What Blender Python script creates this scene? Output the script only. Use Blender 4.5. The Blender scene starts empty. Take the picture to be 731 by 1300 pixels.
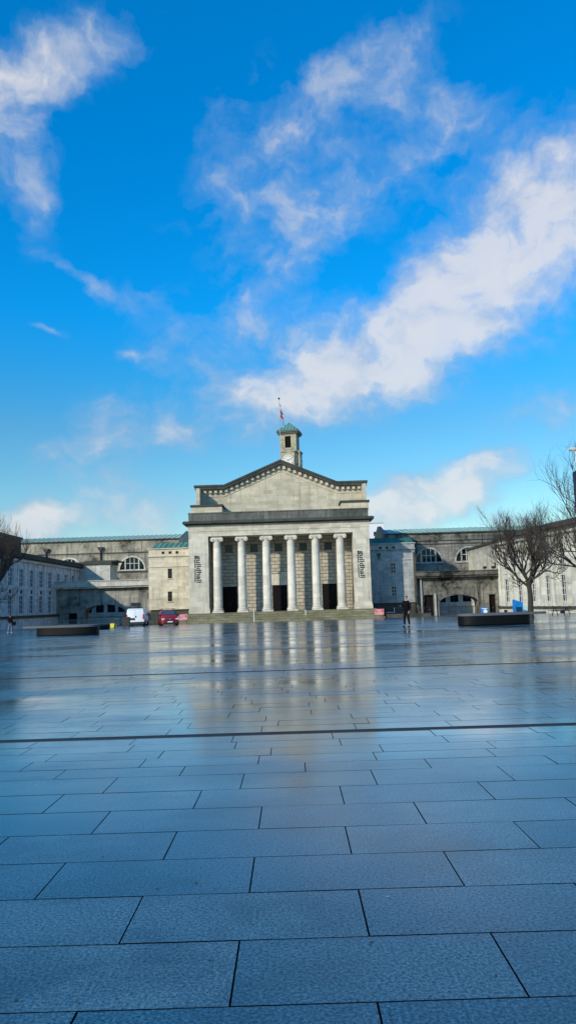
import bpy, bmesh, math, random
from math import radians as R, sin, cos, pi
random.seed(7)
sc = bpy.context.scene
COL = sc.collection
FRONTU = (0, 0, 0)

# ------------------------------------------------------------------ ground profile
def zg(y):                 # level square that falls gently away towards the hall
    if y <= 40: return 0.0
    if y <= 118: return -1.1 * ((y - 40) / 78) ** 1.6
    return -1.1 - .3 * min(1, (y - 118) / 30)

# ------------------------------------------------------------------ mesh builder
class MB:
    def __init__(s, o=(0, 0), a=0.0):
        s.v = []; s.f = []; s.mi = []; s.o = o; s.ca = cos(a); s.sa = sin(a); s.cur = 0
    def P(s, u, w, z):
        s.v.append((s.o[0] + u * s.ca - w * s.sa, s.o[1] + u * s.sa + w * s.ca, z))
        return len(s.v) - 1
    def F(s, pts):
        s.f.append([s.P(*p) for p in pts]); s.mi.append(s.cur)
    def box(s, x0, x1, y0, y1, z0, z1):
        i = [s.P(x, y, z) for z in (z0, z1) for (x, y) in ((x0, y0), (x1, y0), (x1, y1), (x0, y1))]
        for q in ((0, 3, 2, 1), (4, 5, 6, 7), (0, 1, 5, 4), (1, 2, 6, 5), (2, 3, 7, 6), (3, 0, 4, 7)):
            s.f.append([i[k] for k in q]); s.mi.append(s.cur)
        return s
    def prism(s, pts, y0, y1):          # polygon in (x,z) extruded along y
        n = len(pts)
        a = [s.P(x, y0, z) for x, z in pts]; b = [s.P(x, y1, z) for x, z in pts]
        s.f.append(a[:]); s.f.append(b[::-1]); s.mi += [s.cur, s.cur]
        for k in range(n):
            s.f.append([a[k], b[k], b[(k + 1) % n], a[(k + 1) % n]]); s.mi.append(s.cur)
        return s
    def slab(s, pts, z0, z1):           # polygon in (x,y) extruded along z
        n = len(pts)
        a = [s.P(x, y, z0) for x, y in pts]; b = [s.P(x, y, z1) for x, y in pts]
        s.f.append(a[::-1]); s.f.append(b[:]); s.mi += [s.cur, s.cur]
        for k in range(n):
            s.f.append([a[k], a[(k + 1) % n], b[(k + 1) % n], b[k]]); s.mi.append(s.cur)
        return s
    def lathe(s, prof, c=(0, 0), n=24):  # profile of (r, z)
        rings = [[s.P(c[0] + r * cos(2 * pi * k / n), c[1] + r * sin(2 * pi * k / n), z) for k in range(n)] for r, z in prof]
        for A, B in zip(rings, rings[1:]):
            for k in range(n):
                s.f.append([A[k], A[(k + 1) % n], B[(k + 1) % n], B[k]]); s.mi.append(s.cur)
        s.f.append(rings[0][::-1]); s.f.append(rings[-1][:]); s.mi += [s.cur, s.cur]
        return s
    def tube(s, pts, rad, n=6):          # pts 3d local, rad list/float
        if not isinstance(rad, (list, tuple)): rad = [rad] * len(pts)
        rings = []
        for i, p in enumerate(pts):
            a = pts[max(i - 1, 0)]; b = pts[min(i + 1, len(pts) - 1)]
            d = [b[k] - a[k] for k in range(3)]
            L = math.sqrt(sum(q * q for q in d)) or 1; d = [q / L for q in d]
            h = (0, 0, 1) if abs(d[2]) < .9 else (1, 0, 0)
            e = (d[1] * h[2] - d[2] * h[1], d[2] * h[0] - d[0] * h[2], d[0] * h[1] - d[1] * h[0])
            L = math.sqrt(sum(q * q for q in e)); e = [q / L for q in e]
            g = (d[1] * e[2] - d[2] * e[1], d[2] * e[0] - d[0] * e[2], d[0] * e[1] - d[1] * e[0])
            rings.append([s.P(*[p[k] + rad[i] * (cos(2 * pi * j / n) * e[k] + sin(2 * pi * j / n) * g[k]) for k in range(3)]) for j in range(n)])
        for A, B in zip(rings, rings[1:]):
            for k in range(n):
                s.f.append([A[k], B[k], B[(k + 1) % n], A[(k + 1) % n]]); s.mi.append(s.cur)
        s.f.append(rings[0][:]); s.f.append(rings[-1][::-1]); s.mi += [s.cur, s.cur]
        return s
    def disc(s, c, r, y0, y1, n=20, squash=1):   # cylinder along y, centre (x,z)
        return s.prism([(c[0] + r * cos(2 * pi * k / n), c[1] + squash * r * sin(2 * pi * k / n)) for k in range(n)], y0, y1)
    def wall(s, u0, u1, z0, z1, ops=(), th=.5, w=0.0):
        """Front face at w, thickness th behind it, with rectangular openings (u0,u1,z0,z1[,arch]); arch = height of an elliptic head."""
        us = sorted({u0, u1} | {o[0] for o in ops} | {o[1] for o in ops})
        zs = sorted({z0, z1} | {o[2] for o in ops} | {o[3] for o in ops})
        for a, b in zip(us, us[1:]):
            for c, d in zip(zs, zs[1:]):
                m, n = (a + b) / 2, (c + d) / 2
                if any(o[0] < m < o[1] and o[2] < n < o[3] for o in ops): continue
                s.F([(a, w, c), (b, w, c), (b, w, d), (a, w, d)])
                s.F([(a, w + th, d), (b, w + th, d), (b, w + th, c), (a, w + th, c)])
        s.F([(u0, w, z1), (u1, w, z1), (u1, w + th, z1), (u0, w + th, z1)])
        for u in (u0, u1): s.F([(u, w, z0), (u, w, z1), (u, w + th, z1), (u, w + th, z0)])
        for o in ops:
            a, b, c, d = o[:4]
            s.F([(a, w, c), (b, w, c), (b, w + th, c), (a, w + th, c)])
            for u in (a, b): s.F([(u, w, c), (u, w, d), (u, w + th, d), (u, w + th, c)])
            if len(o) > 4:
                h = o[4]; N = 14; m = (a + b) / 2; hw = (b - a) / 2
                pt = [(m - hw * cos(pi * k / N), d - h + h * sin(pi * k / N)) for k in range(N + 1)]
                for p, q in zip(pt, pt[1:]):
                    for ww in (w, w + th):
                        s.F([(p[0], ww, p[1]), (q[0], ww, q[1]), (q[0], ww, d), (p[0], ww, d)])
                    s.F([(p[0], w, p[1]), (q[0], w, q[1]), (q[0], w + th, q[1]), (p[0], w + th, p[1])])
            else:
                s.F([(a, w, d), (b, w, d), (b, w + th, d), (a, w + th, d)])
        return s
    def build(s, name, mats, parent=None, smooth=False, kind=None):
        me = bpy.data.meshes.new(name)
        off = (0, 0, 0)
        if parent is not None: off = world_off(parent)
        me.from_pydata([(x - off[0], y - off[1], z - off[2]) for x, y, z in s.v], [], s.f)
        if not isinstance(mats, (list, tuple)): mats = [mats]
        for m in mats: me.materials.append(m)
        if len(mats) > 1:
            for p, m in zip(me.polygons, s.mi): p.material_index = m
        bm = bmesh.new(); bm.from_mesh(me)
        bmesh.ops.recalc_face_normals(bm, faces=bm.faces)
        bm.to_mesh(me); bm.free()
        if smooth:
            for p in me.polygons: p.use_smooth = True
            try: me.set_sharp_from_angle(angle=R(38))
            except Exception: pass
        o = bpy.data.objects.new(name, me); COL.objects.link(o)
        if parent is not None: o.parent = parent
        if kind: o['kind'] = kind
        return o

def world_off(o):
    x = y = z = 0
    while o is not None:
        x += o.location.x; y += o.location.y; z += o.location.z; o = o.parent
    return (x, y, z)

def tag(o, label, cat, group=None):
    o['label'] = label; o['category'] = cat
    if group: o['group'] = group
    return o
def thing(name, label, cat, loc=(0, 0, 0), rz=0, group=None):
    o = bpy.data.objects.new(name, None); COL.objects.link(o)
    o.location = loc; o.rotation_euler = (0, 0, rz); o.empty_display_size = .5
    return tag(o, label, cat, group)
def copy_tree(o, parent=None):
    c = o.copy(); COL.objects.link(c); c.parent = parent
    for ch in list(o.children): copy_tree(ch, c)
    return c

# ------------------------------------------------------------------ materials
class N:
    def __init__(s, nt): s.nt = nt
    def __call__(s, t, **kw):
        n = s.nt.nodes.new(t)
        for k, v in kw.items():
            if k.startswith('i_'):
                key = k[2:]; key = int(key) if key.isdigit() else key.replace('_', ' ')
                if hasattr(v, 'node') and hasattr(v, 'is_output'): s.nt.links.new(v, n.inputs[key])
                else: n.inputs[key].default_value = v
            else: setattr(n, k, v)
        return n
    def math(s, op, a, b=0.0, c=None, clamp=False):
        n = s.nt.nodes.new('ShaderNodeMath'); n.operation = op; n.use_clamp = clamp
        for i, v in enumerate((a, b, c)):
            if v is None: continue
            if hasattr(v, 'is_output'): s.nt.links.new(v, n.inputs[i])
            else: n.inputs[i].default_value = v
        return n.outputs[0]
    def mix(s, f, a, b, mode='MIX'):
        n = s.nt.nodes.new('ShaderNodeMix'); n.data_type = 'RGBA'; n.blend_type = mode
        for i, v in ((0, f), (6, a), (7, b)):
            if hasattr(v, 'is_output'): s.nt.links.new(v, n.inputs[i])
            else: n.inputs[i].default_value = v if i == 0 else ((*v, 1) if len(v) == 3 else v)
        return n.outputs[2]
    def ramp(s, f, stops, interp='LINEAR'):
        n = s.nt.nodes.new('ShaderNodeValToRGB'); n.color_ramp.interpolation = interp
        while len(n.color_ramp.elements) < len(stops): n.color_ramp.elements.new(.5)
        for e, (p, c) in zip(n.color_ramp.elements, stops):
            e.position = p; e.color = (c, c, c, 1) if not isinstance(c, tuple) else ((*c, 1) if len(c) == 3 else c)
        s.nt.links.new(f, n.inputs[0]); return n.outputs[0]
    def noise(s, vec, scale, detail=4, rough=.55, dist=0):
        n = s.nt.nodes.new('ShaderNodeTexNoise'); n.inputs['Scale'].default_value = scale
        n.inputs['Detail'].default_value = detail; n.inputs['Roughness'].default_value = rough; n.inputs['Distortion'].default_value = dist
        s.nt.links.new(vec, n.inputs['Vector']); return n.outputs[0]
    def scalev(s, vec, sx, sy, sz):
        n = s.nt.nodes.new('ShaderNodeMapping'); n.inputs['Scale'].default_value = (sx, sy, sz)
        s.nt.links.new(vec, n.inputs['Vector']); return n.outputs[0]

def new_mat(name):
    m = bpy.data.materials.new(name); m.use_nodes = True
    nt = m.node_tree; b = nt.nodes['Principled BSDF']
    return m, N(nt), b, nt

def plain(name, col, rough=.6, metal=0.0, var=.12, scale=3.0, spec=.5, coat=0.0):
    m, n, b, nt = new_mat(name)
    geo = n('ShaderNodeNewGeometry').outputs['Position']
    k = n.noise(geo, scale, 5)
    f = n.ramp(k, [(.3, 0.0), (.7, 1.0)])
    c = n.mix(f, tuple(x * (1 - var) for x in col), tuple(min(1, x * (1 + var)) for x in col))
    nt.links.new(c, b.inputs['Base Color'])
    b.inputs['Roughness'].default_value = rough; b.inputs['Metallic'].default_value = metal
    b.inputs['Specular IOR Level'].default_value = spec
    if coat: b.inputs['Coat Weight'].default_value = coat; b.inputs['Coat Roughness'].default_value = .05
    return m

def stone(name, col, dirt=(.05, .05, .045), amount=.4, streak=.4, joint=(1.1, .45), jdark=.35, bump=.25,
          top=None, moss=None, warm=None, jfade=1.0, mort=.018):
    """Weathered ashlar: course joints, big stains, vertical run-off streaks, dirt gathering under a given height."""
    m, n, b, nt = new_mat(name)
    pos = n('ShaderNodeNewGeometry').outputs['Position']
    sep = n('ShaderNodeSeparateXYZ', i_0=pos)
    u = n.math('ADD', sep.outputs[0], sep.outputs[1])
    cmb = n('ShaderNodeCombineXYZ', i_0=u, i_1=sep.outputs[2])
    br = n('ShaderNodeTexBrick'); nt.links.new(cmb.outputs[0], br.inputs['Vector'])
    br.inputs['Scale'].default_value = 1; br.inputs['Brick Width'].default_value = joint[0]; br.inputs['Row Height'].default_value = joint[1]
    br.inputs['Mortar Size'].default_value = mort; br.inputs['Mortar Smooth'].default_value = .3; br.inputs['Bias'].default_value = 0
    br.inputs['Color1'].default_value = (.82, .82, .82, 1); br.inputs['Color2'].default_value = (1.08, 1.08, 1.08, 1)
    br.inputs['Mortar'].default_value = (1 - jdark,) * 3 + (1,)
    big = n.noise(pos, .22, 6, .62, .4)
    med = n.noise(pos, 1.3, 6, .6)
    fine = n.noise(pos, 9, 4, .6)
    stv = n.scalev(pos, 1.6, 1.6, .13)
    st = n.noise(stv, 1.0, 6, .65)
    c = n.mix(n.ramp(med, [(.3, 0.0), (.7, 1.0)]), tuple(x * .84 for x in col), tuple(min(1, x * 1.1) for x in col))
    if warm: c = n.mix(n.ramp(big, [(.45, 0.0), (.7, 1.0)]), c, warm)
    c = n.mix(jfade, c, br.outputs['Color'], 'MULTIPLY')
    s1 = n.ramp(st, [(.52 - .10 * streak, 0.0), (.68, 1.0)])
    s1 = n.math('MULTIPLY', s1, streak)
    s2 = n.ramp(n.math('ADD', n.math('MULTIPLY', big, .6), n.math('MULTIPLY', med, .4)), [(.56 - .14 * amount, 0.0), (.64, 1.0)])
    s2 = n.math('MULTIPLY', s2, amount)
    g = n.math('MAXIMUM', s1, s2)
    if top is not None:
        for (zt, fall, w) in top:     # dirt hanging below height zt
            d = n.math('SUBTRACT', zt, sep.outputs[2])
            on = n.math('GREATER_THAN', d, 0.0)
            k = n.math('SUBTRACT', 1.0, n.math('DIVIDE', d, fall), clamp=True)
            k = n.math('MULTIPLY', n.math('MULTIPLY', k, on), n.ramp(st, [(.3, .25), (.6, 1.0)]))
            g = n.math('MAXIMUM', g, n.math('MULTIPLY', k, w))
    g = n.math('MULTIPLY', g, n.math('ADD', .75, n.math('MULTIPLY', fine, .5)), clamp=True)
    c = n.mix(g, c, dirt)
    if moss:
        mk = n.ramp(n.noise(pos, .9, 6, .7), [(.42, 0.0), (.62, 1.0)])
        c = n.mix(n.math('MULTIPLY', mk, moss[1]), c, moss[0])
    nt.links.new(c, b.inputs['Base Color'])
    b.inputs['Roughness'].default_value = .88; b.inputs['Specular IOR Level'].default_value = .25
    bp = n('ShaderNodeBump'); bp.inputs['Strength'].default_value = bump; bp.inputs['Distance'].default_value = .05
    h = n.math('ADD', n.math('MULTIPLY', fine, .5), n.math('MULTIPLY', br.outputs['Fac'], -1.2))
    nt.links.new(h, bp.inputs['Height']); nt.links.new(bp.outputs[0], b.inputs['Normal'])
    return m

CREAM = (.62, .57, .46)
M = {}
M['portland'] = stone('portland stone', CREAM, amount=.16, streak=.22, joint=(1.6, .75), jdark=.16, top=[(14.0, .8, .35)])
M['column'] = stone('column stone', (.70, .65, .55), amount=.14, streak=.26, joint=(9, 1.5), jdark=.14, bump=.12, top=[(2.4, 1.6, .25)])
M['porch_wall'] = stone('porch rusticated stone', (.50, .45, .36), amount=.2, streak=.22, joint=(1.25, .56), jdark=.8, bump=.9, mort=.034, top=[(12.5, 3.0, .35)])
M['attic'] = stone('blackened parapet stone', (.17, .175, .155), dirt=(.025, .03, .026), amount=.8, streak=.7, joint=(1.4, .7), jdark=.25, bump=.4)
M['gable'] = stone('gable stone', (.60, .54, .41), dirt=(.12, .115, .09), amount=.5, streak=.4, joint=(1.5, .6), jdark=.14, top=[(18.5, 1.5, .35)])
M['warm'] = stone('sunlit warm stone', (.72, .63, .47), dirt=(.14, .12, .08), amount=.16, streak=.3, joint=(1.4, .55), jdark=.14, top=[(9.9, .5, .4), (3.0, 2.2, .4)])  # lit twin of the next stone: sun's warmth mixed into the cream
M['shade_block'] = stone('shade-tinted grey stone', (.46, .47, .46), dirt=(.05, .055, .05), amount=.65, streak=.55, joint=(1.3, .5), jdark=.3, top=[(9.9, .7, .9), (10.8, .4, .5)])  # same cream stone with the portico's shade put into its colour, plus dirt
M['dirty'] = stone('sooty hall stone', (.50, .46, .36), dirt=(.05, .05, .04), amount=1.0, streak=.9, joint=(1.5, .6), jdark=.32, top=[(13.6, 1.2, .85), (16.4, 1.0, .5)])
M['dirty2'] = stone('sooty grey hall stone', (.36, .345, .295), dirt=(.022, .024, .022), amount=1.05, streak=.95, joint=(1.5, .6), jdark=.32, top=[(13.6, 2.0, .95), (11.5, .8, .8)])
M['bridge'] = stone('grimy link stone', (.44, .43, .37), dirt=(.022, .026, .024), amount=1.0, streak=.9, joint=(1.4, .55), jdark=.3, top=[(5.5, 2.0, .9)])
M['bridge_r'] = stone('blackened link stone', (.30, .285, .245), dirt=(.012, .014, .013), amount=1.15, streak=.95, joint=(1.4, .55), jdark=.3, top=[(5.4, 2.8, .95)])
M['wing_l'] = stone('shaded wing stone', (.62, .64, .64), dirt=(.08, .09, .09), amount=.22, streak=.4, joint=(1.2, .5), jdark=.14, top=[(10.0, .9, .6), (4.9, .4, .4)])  # bluish cast of shade put into the pale base colour
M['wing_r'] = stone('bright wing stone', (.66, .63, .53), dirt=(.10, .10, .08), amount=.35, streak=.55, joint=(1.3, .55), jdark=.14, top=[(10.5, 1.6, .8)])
M['cornice_dark'] = stone('dark coping stone', (.075, .08, .07), dirt=(.018, .02, .018), amount=.7, streak=.5, joint=(1.6, 2), jdark=.2)
M['basement'] = stone('basement stone', (.10, .095, .08), dirt=(.015, .016, .014), amount=.75, streak=.4, joint=(1.2, .4), jdark=.4)
M['steps'] = stone('mossy steps', (.30, .27, .19), dirt=(.04, .042, .03), amount=.7, streak=.3, joint=(1.5, .35), jdark=.5, moss=((.13, .14, .05), .75), bump=.9)
M['tower'] = stone('tower stone', (.52, .47, .35), dirt=(.07, .07, .055), amount=.45, streak=.45, joint=(1.3, .6), jdark=.25, moss=((.13, .15, .05), .35))
M['court'] = stone('courtyard stone', (.62, .60, .53), dirt=(.08, .08, .07), amount=.3, streak=.4, joint=(1.3, .55), jdark=.2)
M['white_wall'] = plain('white render', (.78, .79, .80), .7)
M['lead'] = plain('lead roof', (.07, .075, .08), .5, scale=1)
M['dark_door'] = plain('dark timber door', (.008, .006, .007), .8, spec=.15)
M['black_iron'] = plain('black iron', (.014, .015, .018), .45, scale=8)
M['frame'] = plain('pale window frame', (.55, .57, .56), .5)
M['frame_dark'] = plain('dark window frame', (.04, .045, .05), .5)
M['letter'] = plain('black lettering', (.02, .022, .026), .5)
M['clock'] = plain('white clock face', (.62, .61, .56), .5)
M['granite_b'] = plain('black polished granite', (.003, .0035, .004), .45, scale=30, var=.5, spec=.15)
M['granite_top'] = plain('flamed grey granite', (.09, .095, .10), .6, scale=40, var=.35, spec=.3)
M['concrete'] = plain('pale concrete', (.36, .38, .37), .7, scale=6)
M['red_sign'] = plain('red sign face', (.62, .03, .045), .45)
M['white_paint'] = plain('white paint', (.75, .77, .78), .4)
M['blue_panel'] = plain('blue panel', (.0, .17, .50), .4, var=.3, scale=2)
M['green_panel'] = plain('pale green panel', (.48, .60, .54), .5)
M['yellow'] = plain('yellow plastic', (.75, .60, .03), .5)
M['bark'] = plain('bark', (.035, .028, .022), .9, var=.45, scale=14)
M['twig'] = plain('twig bark', (.048, .036, .028), .9, var=.4, scale=5)
M['van_white'] = plain('white van paint', (.80, .82, .84), .35, var=.03)
M['car_red'] = plain('dark red car paint', (.26, .006, .008), .38, var=.06)
M['rubber'] = plain('tyre rubber', (.012, .012, .013), .8)
M['alloy'] = plain('alloy wheel', (.35, .36, .38), .35, metal=.8)
M['plastic'] = plain('black plastic', (.018, .018, .02), .5)
M['tail'] = plain('red lamp lens', (.45, .01, .01), .2)
M['head'] = plain('clear lamp lens', (.62, .66, .70), .12)
M['skin'] = plain('skin', (.42, .25, .18), .55, var=.05)
M['black_cloth'] = plain('black cloth', (.004, .0045, .006), .95, scale=20, spec=.1)
M['dark_cloth'] = plain('charcoal cloth', (.007, .008, .010), .95, scale=20, spec=.1)
M['denim'] = plain('light blue denim', (.09, .14, .22), .85, scale=18)
M['hair'] = plain('dark hair', (.012, .009, .008), .6)
M['flag_blue'] = plain('flag navy', (.01, .02, .12), .8)
M['flag_red'] = plain('flag red', (.50, .02, .04), .8)
M['lamp_blue'] = plain('dark blue banner', (.002, .016, .05), .5)

def glassy(name, col, rough=.08):
    m, n, b, nt = new_mat(name)
    pos = n('ShaderNodeNewGeometry').outputs['Position']
    k = n.noise(pos, .8, 3)
    nt.links.new(n.mix(n.ramp(k, [(.35, 0.0), (.65, 1.0)]), tuple(x * .5 for x in col), tuple(x * 1.5 for x in col)), b.inputs['Base Color'])
    b.inputs['Roughness'].default_value = rough; b.inputs['IOR'].default_value = 1.32
    return m
M['glass'] = glassy('dark window glass', (.006, .010, .013))
M['glass_blue'] = glassy('blue shaded glass', (.05, .10, .14), .15)
M['glass_curtain'] = glassy('glass with blind behind', (.10, .14, .16), .2)
M['windscreen'] = glassy('windscreen glass', (.05, .08, .10), .05)

def copper(name, light, dark, seam=.9, ang=0.0):
    m, n, b, nt = new_mat(name)
    pos = n('ShaderNodeNewGeometry').outputs['Position']
    big = n.noise(pos, .5, 6, .65); fine = n.noise(pos, 5, 5, .6)
    c = n.mix(n.ramp(big, [(.38, 0.0), (.66, 1.0)]), light, dark)
    c = n.mix(n.math('MULTIPLY', fine, .3), c, tuple(x * .5 for x in dark))
    nt.links.new(c, b.inputs['Base Color']); b.inputs['Roughness'].default_value = .7
    return m
M['copper'] = copper('verdigris copper', (.52, .66, .50), (.34, .50, .39))
M['copper_dark'] = copper('dull green copper', (.05, .21, .15), (.02, .085, .065))
M['copper_mid'] = copper('green copper', (.13, .33, .26), (.07, .19, .155))
M['copper_seam'] = plain('copper seam', (.03, .12, .10), .7)

# wet granite paving: each slab has its own tone, damp film of uneven gloss
def paving_mat():
    m, n, b, nt = new_mat('wet granite slabs')
    pos = n('ShaderNodeNewGeometry').outputs['Position']
    at = n('ShaderNodeAttribute'); at.attribute_name = 'tone'
    grain = n.noise(pos, 190, 2, .7)
    grit = n.noise(pos, 62, 4, .75)
    blot = n.noise(pos, 1.1, 6, .62)
    wetn = n.noise(n.scalev(pos, .16, .30, 1), 1.0, 6, .6, .3)
    sepP = n('ShaderNodeSeparateXYZ', i_0=pos)
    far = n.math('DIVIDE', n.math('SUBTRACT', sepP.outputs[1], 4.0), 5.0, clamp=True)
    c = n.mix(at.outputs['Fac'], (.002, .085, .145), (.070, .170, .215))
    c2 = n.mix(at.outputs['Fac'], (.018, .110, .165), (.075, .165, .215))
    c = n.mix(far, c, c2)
    c = n.mix(1.0, c, n.ramp(grit, [(.36, (.30, .38, .45)), (.5, (.95, .97, 1.0)), (.64, (2.3, 1.95, 1.75))]), 'MULTIPLY')
    c = n.mix(n.ramp(grain, [(.38, .75), (.58, 0.0)]), c, (.010, .035, .060))
    vor = n('ShaderNodeTexVoronoi', i_Vector=pos); vor.inputs['Scale'].default_value = 110
    c = n.mix(n.math('MULTIPLY', n.ramp(vor.outputs['Color'], [(.78, 0.0), (.95, 1.0)]), .3), c, (.20, .32, .42))
    c = n.mix(n.ramp(blot, [(.45, 0.0), (.62, .6)]), c, (.010, .040, .066))
    gum = n('ShaderNodeTexVoronoi', i_Vector=pos); gum.inputs['Scale'].default_value = 1.7
    gk = n.math('MULTIPLY', n.ramp(n.math('ADD', gum.outputs['Distance'], n.math('MULTIPLY', n.math('SUBTRACT', grit, .5), .03)), [(.025, 1.0), (.038, 0.0)]), n.ramp(gum.outputs['Color'], [(.45, 0.0), (.6, .35)]))
    c = n.mix(gk, c, (.16, .23, .27))
    stn = n.noise(n.scalev(pos, 1.0, 1.6, 1), .7, 7, .7, .8)
    c = n.mix(n.ramp(stn, [(.52, 0.0), (.60, .45)]), c, (.008, .045, .072))
    nt.links.new(c, b.inputs['Base Color'])
    wet = n.ramp(n.math('ADD', n.math('MULTIPLY', wetn, .75), n.math('MULTIPLY', blot, .25)), [(.38, 0.0), (.62, 1.0)])
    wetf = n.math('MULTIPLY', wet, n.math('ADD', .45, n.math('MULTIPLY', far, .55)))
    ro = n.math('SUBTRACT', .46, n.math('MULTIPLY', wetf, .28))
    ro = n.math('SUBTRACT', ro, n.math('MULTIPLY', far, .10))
    ro = n.math('ADD', ro, n.math('MULTIPLY', n.math('SUBTRACT', at.outputs['Fac'], .5), .08))
    nt.links.new(ro, b.inputs['Roughness'])
    b.inputs['IOR'].default_value = 1.85
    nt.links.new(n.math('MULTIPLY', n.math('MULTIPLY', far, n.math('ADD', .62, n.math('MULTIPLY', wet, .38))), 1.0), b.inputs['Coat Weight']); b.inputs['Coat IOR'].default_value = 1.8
    nt.links.new(n.math('SUBTRACT', .20, n.math('MULTIPLY', wet, .09)), b.inputs['Coat Roughness'])
    b.inputs['Specular Tint'].default_value = (.80, .97, 1, 1)
    gsp = n.ramp(grit, [(.38, .10), (.5, .45), (.62, .95)])
    sp_ = n.math('ADD', n.math('MULTIPLY', gsp, n.math('SUBTRACT', 1.0, n.math('MULTIPLY', far, .7))), n.math('MULTIPLY', far, .35))
    sp_ = n.math('MULTIPLY', sp_, n.math('ADD', .72, n.math('MULTIPLY', wet, .45)))
    nt.links.new(n.math('MULTIPLY', sp_, n.math('ADD', .8, n.math('MULTIPLY', at.outputs['Fac'], .4))), b.inputs['Specular IOR Level'])
    bp = n('ShaderNodeBump'); bp.inputs['Distance'].default_value = .004
    k = n.math('SUBTRACT', .22, n.math('MULTIPLY', far, .195))
    nt.links.new(k, bp.inputs['Strength'])
    rip = n.noise(n.scalev(pos, 5, 14, 1), 1.0, 4, .6)
    nt.links.new(n.math('ADD', n.math('ADD', n.math('MULTIPLY', grit, .5), n.math('MULTIPLY', grain, .35)), n.math('MULTIPLY', rip, .5)), bp.inputs['Height'])
    nt.links.new(bp.outputs[0], b.inputs['Normal'])
    return m
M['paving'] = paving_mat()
M['rib'] = plain('worn granite rib', (.07, .12, .17), .28, scale=30)
M['joint'] = plain('paving joint', (.003, .004, .005), .95, scale=20, spec=.05)
M['asphalt'] = plain('damp asphalt', (.045, .05, .055), .35, scale=12, var=.3)
M['drain'] = plain('dark drain slot', (.010, .012, .015), .4, scale=20)

# ------------------------------------------------------------------ ground
g = MB()
ys = [-400, -60, 0, 20] + list(range(40, 120, 3)) + [122, 148, 3000]
xs = [-3000, -200, 0, 200, 3000]
for a, b in zip(ys, ys[1:]):
    for c, d in zip(xs, xs[1:]):
        g.F([(c, a, zg(a) - .03), (d, a, zg(a) - .03), (d, b, zg(b) - .03), (c, b, zg(b) - .03)])
g.build('ground', M['asphalt'], kind='structure')

drains = [9.66, 18.5, 27.3, 36.1, 44.9, 53.7]
def paving():
    rnd = random.Random(3)
    mb = MB(); tones = []
    X0, X1 = -39.0, 31.0
    known = {2.64: .292, 3.24: -.289, 3.84: .322, 4.44: -.275, 5.04: .333, 5.64: .907, 6.24: .37}
    y = 3.24 - .6 * 16
    rows = []
    while y < 7.4: rows.append((y, y + .6)); y += .6
    top = rows[-1][1]
    edges = [d for d in drains] + [112]
    cur = top
    for i, e in enumerate(edges):
        end = e - .10
        hgt = .4 if i == 0 else (.6, .45, .6)[i % 3]
        n = max(1, round((end - cur) / hgt)); h = (end - cur) / n
        for k in range(n): rows.append((cur + k * h, cur + (k + 1) * h))
        cur = e + .10
        if i == len(edges) - 1: break
    L = 1.18
    for (a, b) in rows:
        off = None
        for k, v in known.items():
            if abs(k - a) < .02: off = v
        if off is None: off = rnd.uniform(0, L)
        Lr = L
        x = off - math.ceil((off - X0) / Lr) * Lr
        far = a > 45
        while x < X1:
            x2 = x + Lr * (1 if not far else 1)
            g_ = .0016; bv = .003; gy = .0019
            za, zb = zg(a), zg(b)
            base = rnd.uniform(-.0006, .0006); tx = rnd.uniform(-.0012, .0012) ; ty = rnd.uniform(-.0007, .0007)
            xa, xb, ya, yb = x + g_, x2 - g_, a + gy, b - gy
            t = min(1.15, max(-.0, rnd.gauss(.5, .40)))
            if a < 30:
                q = [mb.P(xa + bv, ya + bv, za + base - tx - ty), mb.P(xb - bv, ya + bv, za + base + tx - ty), mb.P(xb - bv, yb - bv, zb + base + tx + ty), mb.P(xa + bv, yb - bv, zb + base - tx + ty)]
                r = [mb.P(xa, ya, za - .006), mb.P(xb, ya, za - .006), mb.P(xb, yb, zb - .006), mb.P(xa, yb, zb - .006)]
                mb.f.append(q); tones.append(t)
                for k in range(4):
                    mb.f.append([r[k], r[(k + 1) % 4], q[(k + 1) % 4], q[k]]); tones.append(-1)
            else:
                q = [mb.P(xa, ya, za + base - tx - ty), mb.P(xb, ya, za + base + tx - ty), mb.P(xb, yb, zb + base + tx + ty), mb.P(xa, yb, zb + base - tx + ty)]
                mb.f.append(q); tones.append(t)
            x = x2
    mb.mi = [0] * len(mb.f)
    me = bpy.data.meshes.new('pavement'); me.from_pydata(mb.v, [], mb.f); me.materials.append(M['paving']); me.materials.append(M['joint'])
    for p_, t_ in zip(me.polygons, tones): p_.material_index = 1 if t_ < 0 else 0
    at = me.attributes.new('tone', 'FLOAT', 'FACE'); at.data.foreach_set('value', tones)
    o = bpy.data.objects.new('pavement', me); COL.objects.link(o); o['kind'] = 'structure'
    s = MB()
    yy = [-8, 12, 30] + [40 + 2 * k for k in range(37)]
    for a, b in zip(yy, yy[1:]): s.F([(X0, a, zg(a) - .0115), (X1, a, zg(a) - .0115), (X1, b, zg(b) - .0115), (X0, b, zg(b) - .0115)])
    s.build('paving_bed', M['joint'], kind='structure')
paving()
for d in drains:
    m_ = MB()
    a, b = d - .095, d + .095
    m_.box(-39, 31, a, a + .03, zg(d) - .03, zg(d) + .003)
    m_.box(-39, 31, d - .012, d + .012, zg(d) - .03, zg(d) + .003)
    m_.box(-39, 31, b - .03, b, zg(d) - .03, zg(d) + .003)
    m_.box(-39, 31, a + .03, b - .03, zg(d) - .028, zg(d) - .02)
    m_.build('drain_channel', M['drain'], kind='structure')
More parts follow.
